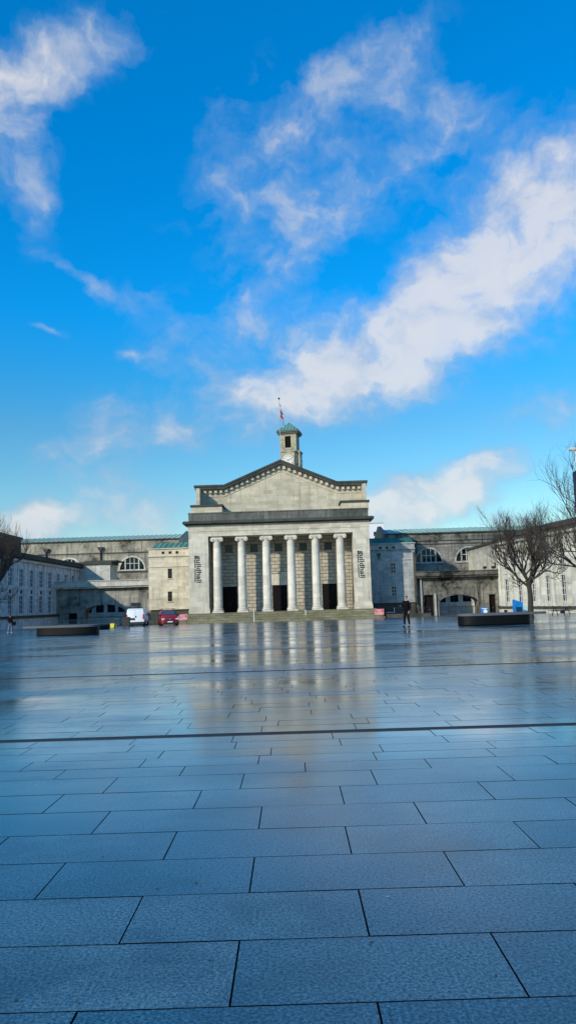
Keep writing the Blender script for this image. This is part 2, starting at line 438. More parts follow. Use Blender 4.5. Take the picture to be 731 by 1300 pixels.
# ------------------------------------------------------------------ window helper
def window(parent, u0, u1, z0, z1, w, o=(0, 0), a=0.0, glass='glass', frame='frame', cols=2, rows=3, arch=0, bar=.07, name='window', depth=.22):
    p = MB(o, a)
    if arch:
        m = (u0 + u1) / 2; hw = (u1 - u0) / 2; NN = 16
        pts = [(u0, z0), (u1, z0)] + [(m + hw * cos(pi * k / NN), z1 - arch + arch * sin(pi * k / NN)) for k in range(NN + 1)]
        p.prism(pts, w + depth, w + depth + .05)
    else:
        p.box(u0 - .02, u1 + .02, w + depth, w + depth + .05, z0 - .02, z1 + .02)
    win = p.build(name, M[glass], parent)
    f = MB(o, a); t = bar; d0, d1 = w + depth - .08, w + depth - .004
    def topz(u):
        if not arch: return z1
        m = (u0 + u1) / 2; hw = (u1 - u0) / 2
        return z1 - arch + arch * math.sqrt(max(0, 1 - ((u - m) / hw) ** 2))
    for i in range(cols + 1):
        u = u0 + (u1 - u0) * i / cols
        aa = max(u0, u - t / 2); bb = min(u1, u + t / 2)
        f.box(aa, bb, d0, d1, z0, topz((aa + bb) / 2))
    for j in range(rows + 1):
        z = z0 + (z1 - z0) * j / rows
        if arch and j == rows: continue
        if arch and z > z1 - arch:
            m = (u0 + u1) / 2; hw = (u1 - u0) / 2 * math.sqrt(max(0, 1 - ((z - z1 + arch) / arch) ** 2)); f.box(m - hw, m + hw, d0 + .01, d1 - .01, z - t / 2, z + t / 2)
        else: f.box(u0, u1, d0 + .01, d1 - .01, max(z0, z - t / 2), min(z1, z + t / 2))
    if arch:
        m = (u0 + u1) / 2; hw = (u1 - u0) / 2; NN = 16
        for k in range(NN):
            p0 = (m + hw * cos(pi * k / NN), z1 - arch + arch * sin(pi * k / NN)); p1 = (m + hw * cos(pi * (k + 1) / NN), z1 - arch + arch * sin(pi * (k + 1) / NN))
            s_ = 1 - t * 1.3 / hw
            q0 = (m + (p0[0] - m) * s_, z1 - arch + (p0[1] - z1 + arch) * s_); q1 = (m + (p1[0] - m) * s_, z1 - arch + (p1[1] - z1 + arch) * s_)
            for ww in (d0 + .005,): f.F([(p0[0], ww, p0[1]), (p1[0], ww, p1[1]), (q1[0], ww, q1[1]), (q0[0], ww, q0[1])])
    f.build('window_frame', M[frame], win)
    return win

def text_mesh(name, txt, size, mat, parent, fit=None, extrude=.03):
    cu = bpy.data.curves.new(name, 'FONT'); cu.body = txt; cu.size = size; cu.extrude = extrude; cu.offset = .012 * size
    cu.align_x = 'LEFT'
    tmp = bpy.data.objects.new('tmp', cu); COL.objects.link(tmp)
    bpy.context.view_layer.update()
    dg = bpy.context.evaluated_depsgraph_get()
    me = bpy.data.meshes.new_from_object(tmp.evaluated_get(dg))
    bpy.data.objects.remove(tmp)
    if fit:
        w0 = min(v.co.x for v in me.vertices); w1 = max(v.co.x for v in me.vertices)
        k = fit / (w1 - w0)
        for v in me.vertices: v.co.x = (v.co.x - w0) * k
    me.materials.clear(); me.materials.append(mat)
    o = bpy.data.objects.new(name, me); COL.objects.link(o); o.parent = parent
    return o

# ------------------------------------------------------------------ the guildhall
XL, XR, XC = -15.65, 12.55, -1.55
YF = 120.0
gh = thing('guildhall', 'pale stone hall with six-column portico and gabled front at the end of the square', 'hall', (XC, YF, zg(118)))
GB = zg(118)
# steps
s = MB()
n = 9
for k in range(n):
    z1 = GB + (0.40 - GB) * (k + 1) / n
    s.box(XL - 1.6 + .12 * k, XR + 1.5 - .12 * k, 115.2 + .42 * k, 119.0 + (0 if k < n - 1 else 1), GB - .3 if k == 0 else z1 - (0.40 - GB) / n, z1)
s.build('steps', M['steps'], gh)
s = MB()
s.box(XL - .6, XR + .6, 120.0 - .35, 130, GB - .3, .42)
s.build('podium', M['steps'], gh)
# corner piers with plinths
for (a, b) in ((XL, -12.6), (10.0, XR)):
    p = MB(); p.box(a, b, YF, YF + 4.0, 1.25, 12.35)
    p.box(a + .42, b - .42, YF - .03, YF, 1.9, 12.0)
    p.build('corner_pier', M['portland'], gh)
    p = MB(); p.box(a - .12, b + .12, YF - .16, YF + 4.2, .42, 1.0); p.box(a - .06, b + .06, YF - .08, YF + 4.1, 1.0, 1.25)
    p.build('pier_plinth', M['portland'], gh)
# hall side walls
for a_, b_ in ((XL + .8, XL + 1.4), (XR - .3, XR + .25)):
    p = MB(); p.box(a_, b_, YF + 4, 165, GB, 20.6); p.build('side_wall', M['gable'], gh)
# porch back wall with openings
bays = [-9.69, -5.68, -1.70, 2.27, 6.27]
ops = []
for i, x in enumerate(bays):
    ops.append((x - .62, x + .62, 9.95, 11.25))
    if i % 2 == 0: ops.append((x - 1.17, x + 1.17, .42, 4.5))
p = MB(); p.wall(-12.7, 10.1, .42, 12.9, ops, .6, w=124.2)
for i, x in enumerate(bays):
    if i % 2 == 0:      # voussoirs over the doors
        for k in range(-3, 4): p.prism([(x + k * .36 - .16, 4.52), (x + k * .36 + .16, 4.52), (x + k * .45 + .2, 5.35 - abs(k) * .05), (x + k * .45 - .2, 5.35 - abs(k) * .05)], 124.12, 124.2)
p.build('porch_wall', M['porch_wall'], gh)
p = MB(); p.box(bays[2] - 2.0, bays[2] + 2.0, 123.85, 124.19, 6.45, 6.62); p.box(bays[2] - 1.75, bays[2] + 1.75, 124.05, 124.11, 4.55, 6.45)
p.build('door_hood', M['portland'], gh)
p = MB(); p.box(-12.7, 10.1, 120.9, 124.2, 12.36, 12.5); p.build('porch_ceiling', M['porch_wall'], gh)
for x in bays:
    p = MB(); p.box(x - .8, x + .8, 124.1, 124.195, 9.72, 9.94); p.build('window_sill', M['porch_wall'], gh)
    window(gh, x - .62, x + .62, 9.95, 11.25, 124.2, cols=2, rows=2, frame='frame_dark', bar=.05)
for i in (0, 2, 4):
    x = bays[i]
    d = MB(); d.box(x - 1.16, x - .012, 124.3, 124.4, .42, 4.49); d.box(x + .012, x + 1.16, 124.3, 124.4, .42, 4.49); d.box(x - .02, x + .02, 124.35, 124.42, .42, 4.49)
    for sgn in (-1, 1):
        for k in range(4):
            zz = .65 + k * .97; xm = x + sgn * .58
            d.box(xm - .42, xm + .42, 124.27, 124.3, zz, zz + .8)
    dd = d.build('door', M['dark_door'], gh)
    h = MB(); h.box(x + .08, x + .14, 124.2, 124.27, 1.5, 1.9); h.box(x - .14, x - .08, 124.2, 124.27, 1.5, 1.9); h.build('handle', M['black_iron'], dd)
# columns
def column(x):
    yc = 120.95
    prof = []
    for k in range(13):
        t = k / 12; r = .69 - .105 * t ** 1.7
        prof.append((r, 1.1 + (11.55 - 1.1) * t))
    c = MB(); c.lathe(prof, (x, yc), 32); col = c.build('column', M['column'], gh, smooth=True)
    b_ = MB(); b_.box(x - .86, x + .86, yc - .86, yc + .86, .42, .66)
    b_.lathe([(.84, .66), (.90, .72), (.90, .80), (.82, .86), (.74, .90), (.73, .94), (.79, .98), (.80, 1.03), (.76, 1.08), (.70, 1.11)], (x, yc), 32)
    b_.build('base', M['column'], col, smooth=True)
    k_ = MB(); k_.lathe([(.60, 11.5), (.64, 11.55), (.62, 11.62), (.72, 11.82), (.76, 11.9)], (x, yc), 32)
    k_.box(x - .78, x + .78, yc - .62, yc + .62, 12.02, 12.16); k_.box(x - .84, x + .84, yc - .68, yc + .68, 12.16, 12.35)
    k_.box(x - .62, x + .62, yc - .6, yc + .6, 11.88, 12.03)
    for sx in (-1, 1):
        k_.disc((x + sx * .68, 11.84), .33, yc - .66, yc + .66, 22)
        k_.disc((x + sx * .68, 11.84), .24, yc - .70, yc - .665, 18)
        k_.disc((x + sx * .68, 11.84), .10, yc - .74, yc - .70, 12)
    k_.build('capital', M['column'], col, smooth=True)
for k in range(6): column(-11.31 + 3.864 * k)
# entablature
e = MB(); e.box(XL, XR, YF - .02, 124.2, 12.352, 13.12); e.box(XL - .06, XR + .06, YF - .1, 124.2, 13.12, 13.95); e.box(XL - .12, XR + .12, YF - .16, 124.2, 13.95, 14.1)
e.build('entablature', M['portland'], gh)
e = MB(); e.box(XL - .35, XR + .35, YF - .4, 124.4, 14.1, 14.32); e.box(XL - .82, XR + .8, YF - .85, 124.4, 14.32, 14.66); e.box(XL - .7, XR + .68, YF - .72, 124.4, 14.66, 14.74)
e.build('cornice', M['cornice_dark'], gh)
e = MB(); e.box(XL + .02, XR - .02, YF + .05, 127, 14.74, 15.95); e.box(XL - .05, XR + .05, YF - .03, 127, 15.95, 16.12)
for x in (-15.3, -12.2, -4.6, 1.5, 9.1, 12.2): e.box(x - .25, x + .25, YF - .01, YF + .05, 14.74, 15.95)
e.build('attic', M['attic'], gh)
for (a, b) in ((-15.5, -10.6), (8.6, 12.95)):
    e = MB(); e.box(a, b, 123, 126.95, 16.12, 17.45); blk = e.build('roof_block', M['gable'], gh)
    e = MB(); e.box(a - .2, b + .2, 122.8, 126.95, 17.45, 17.75); e.build('coping', M['cornice_dark'], blk)
# gable
GX0, GX1, BX0, BX1, AX = -14.95, 12.8, -10.5, 8.25, -1.02
ZE, ZA = 20.55, 24.5
GY = 127.0
prof_out = [(GX0, ZE), (BX0, ZE), (AX, ZA), (BX1, ZE), (GX1, ZE)]
g_ = MB(); g_.prism([(GX0, 15.0), (GX1, 15.0)] + [(x, z) for x, z in prof_out[::-1]], GY, GY + .8)
# string course below the eaves
def strip(mb, pts, dz0, dz1, y0, y1):
    for (a, za), (b, zb) in zip(pts, pts[1:]):
        mb.prism([(a, za + dz0), (b, zb + dz0), (b, zb + dz1), (a, za + dz1)], y0, y1)
strip(g_, prof_out, -1.02, -.90, GY - .10, GY)
g_.prism([(x, z) for x, z in [(BX0 + .6, 19.45), (AX, 23.45), (BX1 - .6, 19.45)]], GY - .03, GY)
gable = g_.build('gable', M['gable'], gh)
c_ = MB(); 
outw = [(GX0 - .35, ZE), (BX0, ZE), (AX, ZA), (BX1, ZE), (GX1 + .35, ZE)]
strip(c_, outw, .0, .16, GY - .22, GY + .3)
x = GX0 + .2
def zprof(x):
    for (a, za), (b, zb) in zip(prof_out, prof_out[1:]):
        if a <= x <= b: return za + (zb - za) * (x - a) / (b - a)
while x < GX1 - .3:
    z = zprof(x + .22); c_.box(x, x + .44, GY - .5, GY, z - .42, z - .02 + .1); x += .88
c_.build('modillions', M['portland'], gh)
c_ = MB()
strip(c_, outw, .16, .58, GY - .85, GY + .4)
strip(c_, [(a - (.15 if i == 0 else 0) + (.15 if i == 4 else 0), b) for i, (a, b) in enumerate(outw)], .58, .90, GY - .95, GY + .4)
c_.build('raking_cornice', M['cornice_dark'], gh)
r_ = MB(); strip(r_, [(a, b) for a, b in outw], .1, .72, GY + .4, 166); r_.build('roof', M['lead'], gh)
# small dark vent on the attic roof
v_ = MB(); v_.box(-8.25, -7.6, 125.5, 126.2, 16.1, 16.75); v_.build('roof_vent', M['black_iron'], gh)

# vertical lettering on the piers
for x0 in (-14.80, 10.56):
    t = text_mesh('lettering', 'guildhall', 1.02, M['letter'], gh, fit=4.2)
    t.rotation_euler = (R(90), R(90), 0)
    off = world_off(gh)
    t.location = (x0 + .34 - off[0], YF - .065 - off[1], 9.4 - off[2])
    t2 = text_mesh('small_lettering', 'O2 guildhall  southampton', .30, M['letter'], gh, fit=4.15)
    t2.rotation_euler = (R(90), R(90), 0)
    t2.location = (x0 + .02 - off[0], YF - .065 - off[1], 9.4 - off[2])
# hand rails on the steps
for x, y, h in ((-5.53, 115.6, 1.75), (2.2, 117.2, .75)):
    zb = GB + (0.4 - GB) * max(0, (y - 115.2)) / (.42 * 9)
    p = MB(); p.tube([(x, y, zb - .1), (x, y, zb + h)], .055, 8); p.lathe([(.08, zb + h - .02), (.085, zb + h + .04), (.03, zb + h + .1)], (x, y), 8)
    p.lathe([(.12, zb), (.12, zb + .04), (.07, zb + .08)], (x, y), 8)
    o = p.build('step_post', M['white_paint'])
    tag(o, 'tall slim white post at the foot of the hall steps, left of centre' if h > 1 else 'short white post standing on the hall steps between third and fifth columns', 'post')

# ------------------------------------------------------------------ clock tower
TY = 200.0
tw = thing('clock_tower', 'slender stone clock tower with green pyramid roof rising behind the gable', 'tower', (1.0, TY + 2.4, -1.5), R(-11))
def tb(): return MB((1.0, TY + 2.4), 0)
def fix(o):   # children were built unrotated about the tower's own axis: only the parent turns them
    return o
H2 = 2.2
p = tb(); p.wall(-H2, H2, -1.5, 46.6, [(-.85, .75, 42.5, 45.6)], .5, w=-H2)
for sx in (-1, 1): p.box(min(sx * H2, sx * (H2 - .5)), max(sx * H2, sx * (H2 - .5)), -H2 + .5, H2, -1.5, 46.6)
p.box(-H2, H2, H2 - .5, H2 + .002, -1.5, 46.6)
for sx in (-1, 1): p.box(sx * 1.85 - .35, sx * 1.85 + .35, -H2 - .12, -H2, 38, 45.9)
p.box(-H2 - .12, H2 + .12, -H2 - .14, H2 + .12, 45.9, 46.25)
p.box(-1.2, 1.1, -H2 - .25, -H2, 41.9, 42.3)
p.build('shaft', M['tower'], tw)
p = tb(); p.box(-.84, .74, -H2 + .35, -H2 + .45, 42.5, 45.6)
for k in range(7): p.box(-.84, .74, -H2 + .2, -H2 + .35, 42.6 + k * .43, 42.72 + k * .43)
p.build('belfry_louvre', M['dark_door'], tw)
for a in (0, pi / 2):
    p = MB((1.0, TY + 2.4), a)
    p.box(-1.75, 1.75, -H2 - .75, -H2 - .13, 35.6, 41.2); p.box(-1.95, 1.95, -H2 - .95, -H2 - .13, 41.2, 41.6)
    p.build('clock_surround', M['tower'], tw)
    p = MB((1.0, TY + 2.4), a)
    p.disc((0, 38.9), 1.55, -H2 - .86, -H2 - .755, 32)
    face = p.build('clock_face', M['clock'], tw)
    p = MB((1.0, TY + 2.4), a)
    for k in range(12):
        t = 2 * pi * k / 12; r0, r1, w = 1.05, 1.42, .075
        p.prism([(sin(t) * r0 - cos(t) * w, 38.9 + cos(t) * r0 + sin(t) * w), (sin(t) * r0 + cos(t) * w, 38.9 + cos(t) * r0 - sin(t) * w), (sin(t) * r1 + cos(t) * w, 38.9 + cos(t) * r1 - sin(t) * w), (sin(t) * r1 - cos(t) * w, 38.9 + cos(t) * r1 + sin(t) * w)], -H2 - .9, -H2 - .862)
    p.build('hour_marks', M['letter'], face)
    p = MB((1.0, TY + 2.4), a)
    for t, L, w in ((R(310), .8, .09), (R(62), 1.15, .06)):
        p.prism([(-cos(t) * w, 38.9 + sin(t) * w), (cos(t) * w, 38.9 - sin(t) * w), (sin(t) * L, 38.9 + cos(t) * L)], -H2 - .96, -H2 - .91)
    p.build('clock_hands', M['letter'], face)
p = tb(); p.box(-2.95, 2.95, -2.95, 2.95, 46.6, 47.0); p.box(-2.75, 2.75, -2.75, 2.75, 46.25, 46.6); p.build('eaves', M['frame_dark'], tw)
p = tb(); b0 = [p.P(x, y, 47.0) for x, y in ((-3.0, -3.0), (3.0, -3.0), (3.0, 3.0), (-3.0, 3.0))]; ap = p.P(0, 0, 49.7)
for k in range(4): p.f.append([b0[k], b0[(k + 1) % 4], ap]); p.mi.append(0)
p.f.append(b0[::-1]); p.mi.append(0)
p.build('roof', M['copper_mid'], tw)
p = tb()
for k in range(-3, 4):
    x = k * .85; L = 1 - abs(x) / 3.0
    for (ux, uy, vx, vy) in ((1, 0, 0, -1), (0, 1, 1, 0)):
        p.tube([(ux * x + vx * 3.0, uy * x + vy * 3.0, 47.03), (ux * x + vx * 3.0 * (1 - L), uy * x + vy * 3.0 * (1 - L), 47.03 + 2.7 * L)], .06, 4)
p.build('roof_seams', M['copper_seam'], tw)
# children verts are world-aligned minus the tower location, so the parent rotation turns them

# flagpole and flag
fp = thing('flagpole', 'thin white flagpole standing on the gable ridge in front of the clock tower', 'flagpole', (-.95, 128.2, 25.2))
p = MB(); p.tube([(-.95, 128.2, 25.1), (-.95, 128.2, 30.5), (-.95, 128.2, 36.2)], [.06, .05, .035], 8); p.build('pole', M['concrete'], fp, smooth=True)
p = MB(); p.lathe([(.02, 36.15), (.14, 36.22), (.18, 36.34), (.13, 36.46), (.02, 36.52)], (-.95, 128.2), 10); p.build('finial', M['black_iron'], fp, smooth=True)
fl = MB(); NX, NZ = 8, 10
for j in range(NZ):
    for i in range(NX):
        q = []
        for (ii, jj) in ((i, j), (i + 1, j), (i + 1, j + 1), (i, j + 1)):
            a = ii / NX; t = jj / NZ
            z = 35.6 - t * 1.9 - a * 2.5
            xx = -.86 + a * .60 + .08 * sin(a * 9 + t * 3) + t * a * .12; yy = 128.2 + .16 * sin(a * 14 + t * 2)
            q.append((xx, yy, z))
        a = (i + .5) / NX; t = (j + .5) / NZ
        cc = abs(t - .5) < .1 or abs(a - .5) < .07; cw = abs(t - .5) < .2 or abs(a - .5) < .14
        dg_ = abs(abs(t - .5) - abs(a - .5)) < .07
        fl.cur = 1 if cc else (2 if cw or dg_ else 0)
        fl.F(q)
fo = fl.build('flag', [M['flag_blue'], M['flag_red'], M['white_paint']])
tag(fo, 'limp red white and blue flag hanging on the pole above the gable', 'flag')

# ------------------------------------------------------------------ stair blocks either side of the portico
def stair_block(x0, x1, mat, roofmat, label, zt, wins, vents):
    b = thing('stair_block', label, 'building', ((x0 + x1) / 2, 127, zg(127)))
    ops = [(a, c, z0, z1) for (a, c, z0, z1) in wins]
    ops += [(v - .24, v + .24, zt - .82, zt - .40) for v in vents]
    p = MB(); p.wall(x0, x1, 1.15, zt, ops, .4, w=127)
    p.box(x0, x0 + .4, 127.4, 141, 1.15, zt); p.box(x1 - .4, x1, 127.4, 141, 1.15, zt)
    p.build('wall', mat, b)
    p = MB(); p.box(x0 - .08, x1 + .08, 126.86, 127, 9.82, 10.0); p.box(x0 - .06, x1 + .06, 126.9, 127, 8.12, 8.24)
    p.box(x0 - .15, x1 + .15, 126.8, 127.1, zt + .002, zt + .14)
    p.build('string_course', mat, b)
    p = MB(); p.box(x0 + .25, x1 - .25, 127.3, 141, zg(127) - .3, 1.15); p.build('basement', M['basement'], b)
    for (a, c, z0, z1) in wins:
        window(b, a, c, z0, z1, 127, frame='frame_dark' if mat is M['warm'] else 'frame', cols=2, rows=3, bar=.06, depth=.16)
        p = MB(); p.box(a - .12, c + .12, 126.88, 127.1, z0 - .14, z0 - .003); p.build('window_sill', mat, b)
    for v in vents:
        p = MB(); p.box(v - .25, v + .25, 127.25, 127.3, zt - .83, zt - .39); p.build('vent', M['black_iron'], b)
    p = MB(); zr = zt + .14
    xx = [(x0 + .35, zr, 127.05), (x1 - .1, zr, 127.05), (x1 - .1, zr + 1.15, 130.4), (x0 + .75, zr + 1.15, 130.4)]
    i = [p.P(a, y, z) for a, z, y in xx]; j = [p.P(a, y, z) for a, z, y in ((x0 + .35, zr, 140), (x0 + .75, zr + 1.15, 138), (x1 - .1, zr + 1.15, 138), (x1 - .1, zr, 140))]
    for q in ([i[0], i[1], i[2], i[3]], [i[0], i[3], j[1], j[0]], [i[3], i[2], j[2], j[1]], [i[1], i[2], j[2], j[3]], [j[0], j[1], j[2], j[3]]): p.f.append(q); p.mi.append(0)
    rf = p.build('roof', roofmat, b)
    p = MB(); k = x0 + .9
    while k < x1 - .3:
        p.tube([(k, 127.05, zr + .03), (k + .25, 130.4, zr + 1.18)], .05, 4); k += .85
    p.box(x0 + .3, x1, 127.0, 127.12, zr + .001, zr + .09)
    p.build('roof_seams', M['copper_seam'] if mat is M['warm'] else M['copper_mid'], rf)
    return b
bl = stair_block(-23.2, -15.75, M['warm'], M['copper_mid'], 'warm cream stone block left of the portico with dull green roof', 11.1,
                 [(-20.06, -19.36, 6.25, 7.85), (-20.09, -19.39, 2.5, 4.1)], (-20.8, -19.64, -18.5))
br = stair_block(12.65, 20.65, M['shade_block'], M['copper_dark'], 'shade-tinted grey stone block right of the portico with dark green roof', 10.8,
                 [(16.67, 17.35, 6.05, 7.6), (16.63, 17.33, 2.25, 3.85)], (15.0, 16.1, 17.2))
# dark run-off patches and hopper on the right block
p = MB(); p.box(20.35, 20.65, 126.74, 126.98, 1.0, 9.4); p.build('downpipe', M['basement'], br)
p = MB(); p.box(14.45, 15.05, 126.72, 126.98, 9.0, 9.35); p.prism([(14.55, 9.0), (14.95, 9.0), (14.8, 8.2), (14.7, 8.2)], 126.8, 126.98); p.build('rain_hopper', M['copper_dark'], br)
# small basement windows with white surrounds on the right block
for (a, c) in ((15.65, 16.8), (18.4, 19.0)):
    p = MB(); p.box(a, c, 127.12, 127.3, -.32, .32); w_ = p.build('basement_window', M['glass'], br)
    p = MB(); p.box(a - .12, c + .12, 127.05, 127.3, -.46, -.323); p.box(c + .003, c + .13, 127.08, 127.3, -.32, .4); p.build('window_surround', M['white_paint'], w_)
# low area walls in front of the basements
def low_wall(x0, x1, y, h, mat, label, rail=True):
    z = zg(y); b = thing('area_wall', label, 'wall', ((x0 + x1) / 2, y, z))
    p = MB(); p.box(x0, x1, y, y + .35, z - .3, z + h); p.build('wall', mat, b)
    if rail:
        p = MB(); k = x0 + .1
        while k < x1: p.box(k - .012, k + .012, y + .16, y + .185, z + h, z + h + .95); k += .16
        p.box(x0, x1, y + .15, y + .2, z + h + .95, z + h + 1.0)
        p.build('railing', M['black_iron'], b)
    return b
low_wall(-23.4, -17.5, 121.5, .75, M['basement'], 'low dark area wall with black railing below the cream block')
low_wall(15.0, 22.0, 122.5, .55, M['basement'], 'low dark area wall with black railing below the grey block')

# ------------------------------------------------------------------ long halls behind
def arch_ring(mb, c, zb, rx, rz, t, y0, y1, NN=18):
    for k in range(NN):
        a, b = pi * k / NN, pi * (k + 1) / NN
        mb.prism([(c + rx * cos(a), zb + rz * sin(a)), (c + (rx + t) * cos(a), zb + (rz + t) * sin(a)), (c + (rx + t) * cos(b), zb + (rz + t) * sin(b)), (c + rx * cos(b), zb + rz * sin(b))], y0, y1)
def lunette(b, c, zb, rx, rz, y, mat):
    mw = rx * .52
    window(b, c - mw, c + mw, zb, zb + rz, y, arch=rz * (1 - math.sqrt(1 - .52 ** 2)) + .02, cols=3, rows=2, bar=.11, depth=.2, name='lunette_window')
    for sx in (-1, 1):
        p = MB(); u0, u1 = mw + .22, rx
        pts = [(c + sx * u0, zb)] + [(c + sx * (u0 + (u1 - u0) * k / 6), zb + rz * math.sqrt(max(0, 1 - ((u0 + (u1 - u0) * k / 6) / rx) ** 2))) for k in range(7)]
        p.prism(pts, y + .2, y + .25); p.build('side_light', M['glass'], b)
    p = MB(); arch_ring(p, c, zb, rx, rz, .32, y - .08, y + .02); p.box(c - rx - .4, c + rx + .4, y - .25, y + .02, zb - .3, zb)
    for sx in (-1, 1): p.box(c + sx * (mw + .1) - .11, c + sx * (mw + .1) + .11, y - .05, y + .2, zb, zb + rz * .83)
    p.build('window_surround', mat, b)
def long_hall(x0, x1, y, ze, zr, yr, mat, label, luns, string, gend):
    b = thing('long_hall', label, 'building', ((x0 + x1) / 2, y, -1.5))
    # the wall is cut around each lunette
    ops = [(c - rx, c + rx, zb, zb + rz, rz) for c, zb, rx, rz in luns]
    p = MB(); p.wall(x0, x1, -1.5, ze, ops, .6, w=y); p.box(x0, x1, y + .6, y + .9, -1.5, 7)
    p.build('wall', mat, b)
    p = MB()
    for z in string: p.box(x0, x1, y - .14, y, z, z + .16)
    p.box(x0, x1, y - .35, y + .3, ze, ze + .22)
    p.build('string_course', M['cornice_dark'], b)
    for c, zb, rx, rz in luns: lunette(b, c, zb, rx, rz, y, M['court'] if x0 < 0 else M['shade_block'])
    p = MB(); z0 = ze + .22
    p.F([(x0, y - .2, z0), (x1, y - .2, z0), (x1, yr, zr), (x0, yr, zr)]); p.F([(x0, yr, zr), (x1, yr, zr), (x1, 2 * yr - y, z0), (x0, 2 * yr - y, z0)])
    rf = p.build('roof', M['copper'], b)
    p = MB(); k = x0 + .3
    while k < x1 - .2:
        p.tube([(k, y - .2, z0 + .03), (k, yr, zr + .03)], .055, 4); k += 1.1
    p.build('roof_seams', M['copper_mid'], rf)
    p = MB()
    for xe in (gend,):
        i = [(y - .2, ze + .2), (yr, zr + .75), (2 * yr - y, ze + .2), (2 * yr - y, 0), (y, 0)]
        a = [p.P(xe, q[0], q[1]) for q in i]; c = [p.P(xe + .7, q[0], q[1]) for q in i]
        p.f.append(a); p.f.append(c[::-1]); p.mi += [0, 0]
        for k in range(5): p.f.append([a[k], a[(k + 1) % 5], c[(k + 1) % 5], c[k]]); p.mi.append(0)
    p.build('gable_end', M['lead'], b)
    return b
def k2(v): return v * 1.2
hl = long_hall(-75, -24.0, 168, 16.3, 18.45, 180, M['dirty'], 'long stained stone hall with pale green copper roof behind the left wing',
               [(-34.3, 9.95, 2.65, 2.65), (-48.0, 9.95, 2.65, 2.65), (-61.7, 9.95, 2.65, 2.65)], [13.6, 9.3], -24.0)
for x in (-53.0, -41.1):
    p = MB(); p.prism([(x - .7, 15.0), (x + .7, 15.0), (x + .25, 14.2), (x - .25, 14.2)], 167.4, 167.98); p.tube([(x, 167.8, 14.3), (x, 167.8, 10.0)], .16, 8); p.build('rain_pipe', M['black_iron'], hl)
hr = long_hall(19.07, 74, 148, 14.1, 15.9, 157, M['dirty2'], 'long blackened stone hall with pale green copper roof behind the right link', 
               [(26.7, 8.63, 2.45, 2.55), (34.4, 8.63, 2.45, 2.55)], [12.65, 12.0], 18.2)

# roof-top parapet box between the left wing and the left hall
bx = thing('rooftop_box', 'low pale parapet box on the link roof before the left lunette', 'parapet', (-38.2, 150, 6))
p = MB(); p.box(-41.6, -34.9, 150, 156, 3, 10.2); p.build('wall', M['court'], bx)
p = MB(); p.box(-41.8, -34.6, 149.7, 156, 10.2, 10.75); p.box(-40, -33.6, 150.4, 156, 10.75, 11.0); p.build('coping', M['cornice_dark'], bx)

# ------------------------------------------------------------------ link bridges with low arches
def link(x0, x1, y, mat, label, arch, doors, zt, zl0, ledge_mat, extra=()):
    z = zg(y); b = thing('link_bridge', label, 'building', ((x0 + x1) / 2, y, z))
    ops = [(arch[0], arch[1], z, arch[2], arch[3])] + [(a, c, z, t) for a, c, t in doors] + list(extra)
    p = MB(); p.wall(x0, x1, z - .2, zl0, ops, 3.2, w=y); p.build('wall', mat, b)
    p = MB(); p.box(x0, x1, y - .9, y + 3, zl0, zl0 + .25); p.box(x0, x1, y - 1.15, y - .85, zl0 + .25, zt); p.box(x0, x1, y - 1.3, y - .8, zt, zt + .13)
    p.build('balcony', ledge_mat, b)
    p = MB()
    m = (arch[0] + arch[1]) / 2; hw = (arch[1] - arch[0]) / 2
    arch_ring(p, m, arch[2] - arch[3], hw, arch[3], .3, y - .07, y - .002, 20); p.build('arch_ring', mat, b)
    for a, c, t in doors:
        p = MB(); p.box(a, c, y + .5, y + .6, z, t); d = p.build('door', M['dark_door'], b)
        p = MB(); p.box((a + c) / 2 + .1, (a + c) / 2 + .16, y + .42, y + .5, z + .95, z + 1.15); p.build('handle', M['alloy'], d)
    return b
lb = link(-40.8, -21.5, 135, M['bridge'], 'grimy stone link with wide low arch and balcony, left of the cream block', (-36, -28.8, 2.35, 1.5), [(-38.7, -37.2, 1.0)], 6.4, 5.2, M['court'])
p = MB(); p.box(-27.8, -26.1, 134.94, 134.998, 2.0, 2.5); p.build('plaque', M['black_iron'], lb)
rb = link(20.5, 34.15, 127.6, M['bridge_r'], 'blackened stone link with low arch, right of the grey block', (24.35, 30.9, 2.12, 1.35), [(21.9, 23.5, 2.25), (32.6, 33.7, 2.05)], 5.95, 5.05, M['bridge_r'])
p = MB(); p.box(23.6, 23.85, 127.25, 127.6, zg(127), 2.4); p.box(21.35, 21.6, 127.3, 127.6, zg(127), 5.04); p.build('buttress', M['shade_block'], rb)
# flood lights on the right ledge
for x in (32.0, 33.4):
    p = MB(); p.box(x - .28, x + .28, 126.7, 127.0, 6.25, 6.65); p.box(x - .04, x + .04, 126.8, 126.9, 6.07, 6.25); 
    o = p.build('flood_light', M['black_iron']); tag(o, 'small black flood light on the right link ledge, ' + ('nearer the arch' if x < 33 else 'nearer the right wing'), 'light')
# court buildings seen through the arches
def court(x0, x1, y, label, wins):
    b = thing('courtyard_building', label, 'building', ((x0 + x1) / 2, y, -1.5))
    ops = [(c - .75, c + .75, .9, 3.3) for c in wins]
    p = MB(); p.wall(x0, x1, -1.5, 6.5, ops, .4, w=y); p.box(x0, x1, y + .4, y + 6, -1.5, 6.4); p.box(x0, x1, y - .12, y, 0.1, .35); p.build('wall', M['court'], b)
    for c in wins: window(b, c - .75, c + .75, .9, 3.3, y, cols=2, rows=3, bar=.06, frame='frame_dark', depth=.2)
court(-42, -26, 150, 'pale courtyard building seen through the left arch', [-39.2, -36.9, -34.7, -32.6, -30.6])
court(22, 40, 141, 'pale courtyard building seen through the right arch', [24.9, 27.4, 29.7, 32.0, 34.5])
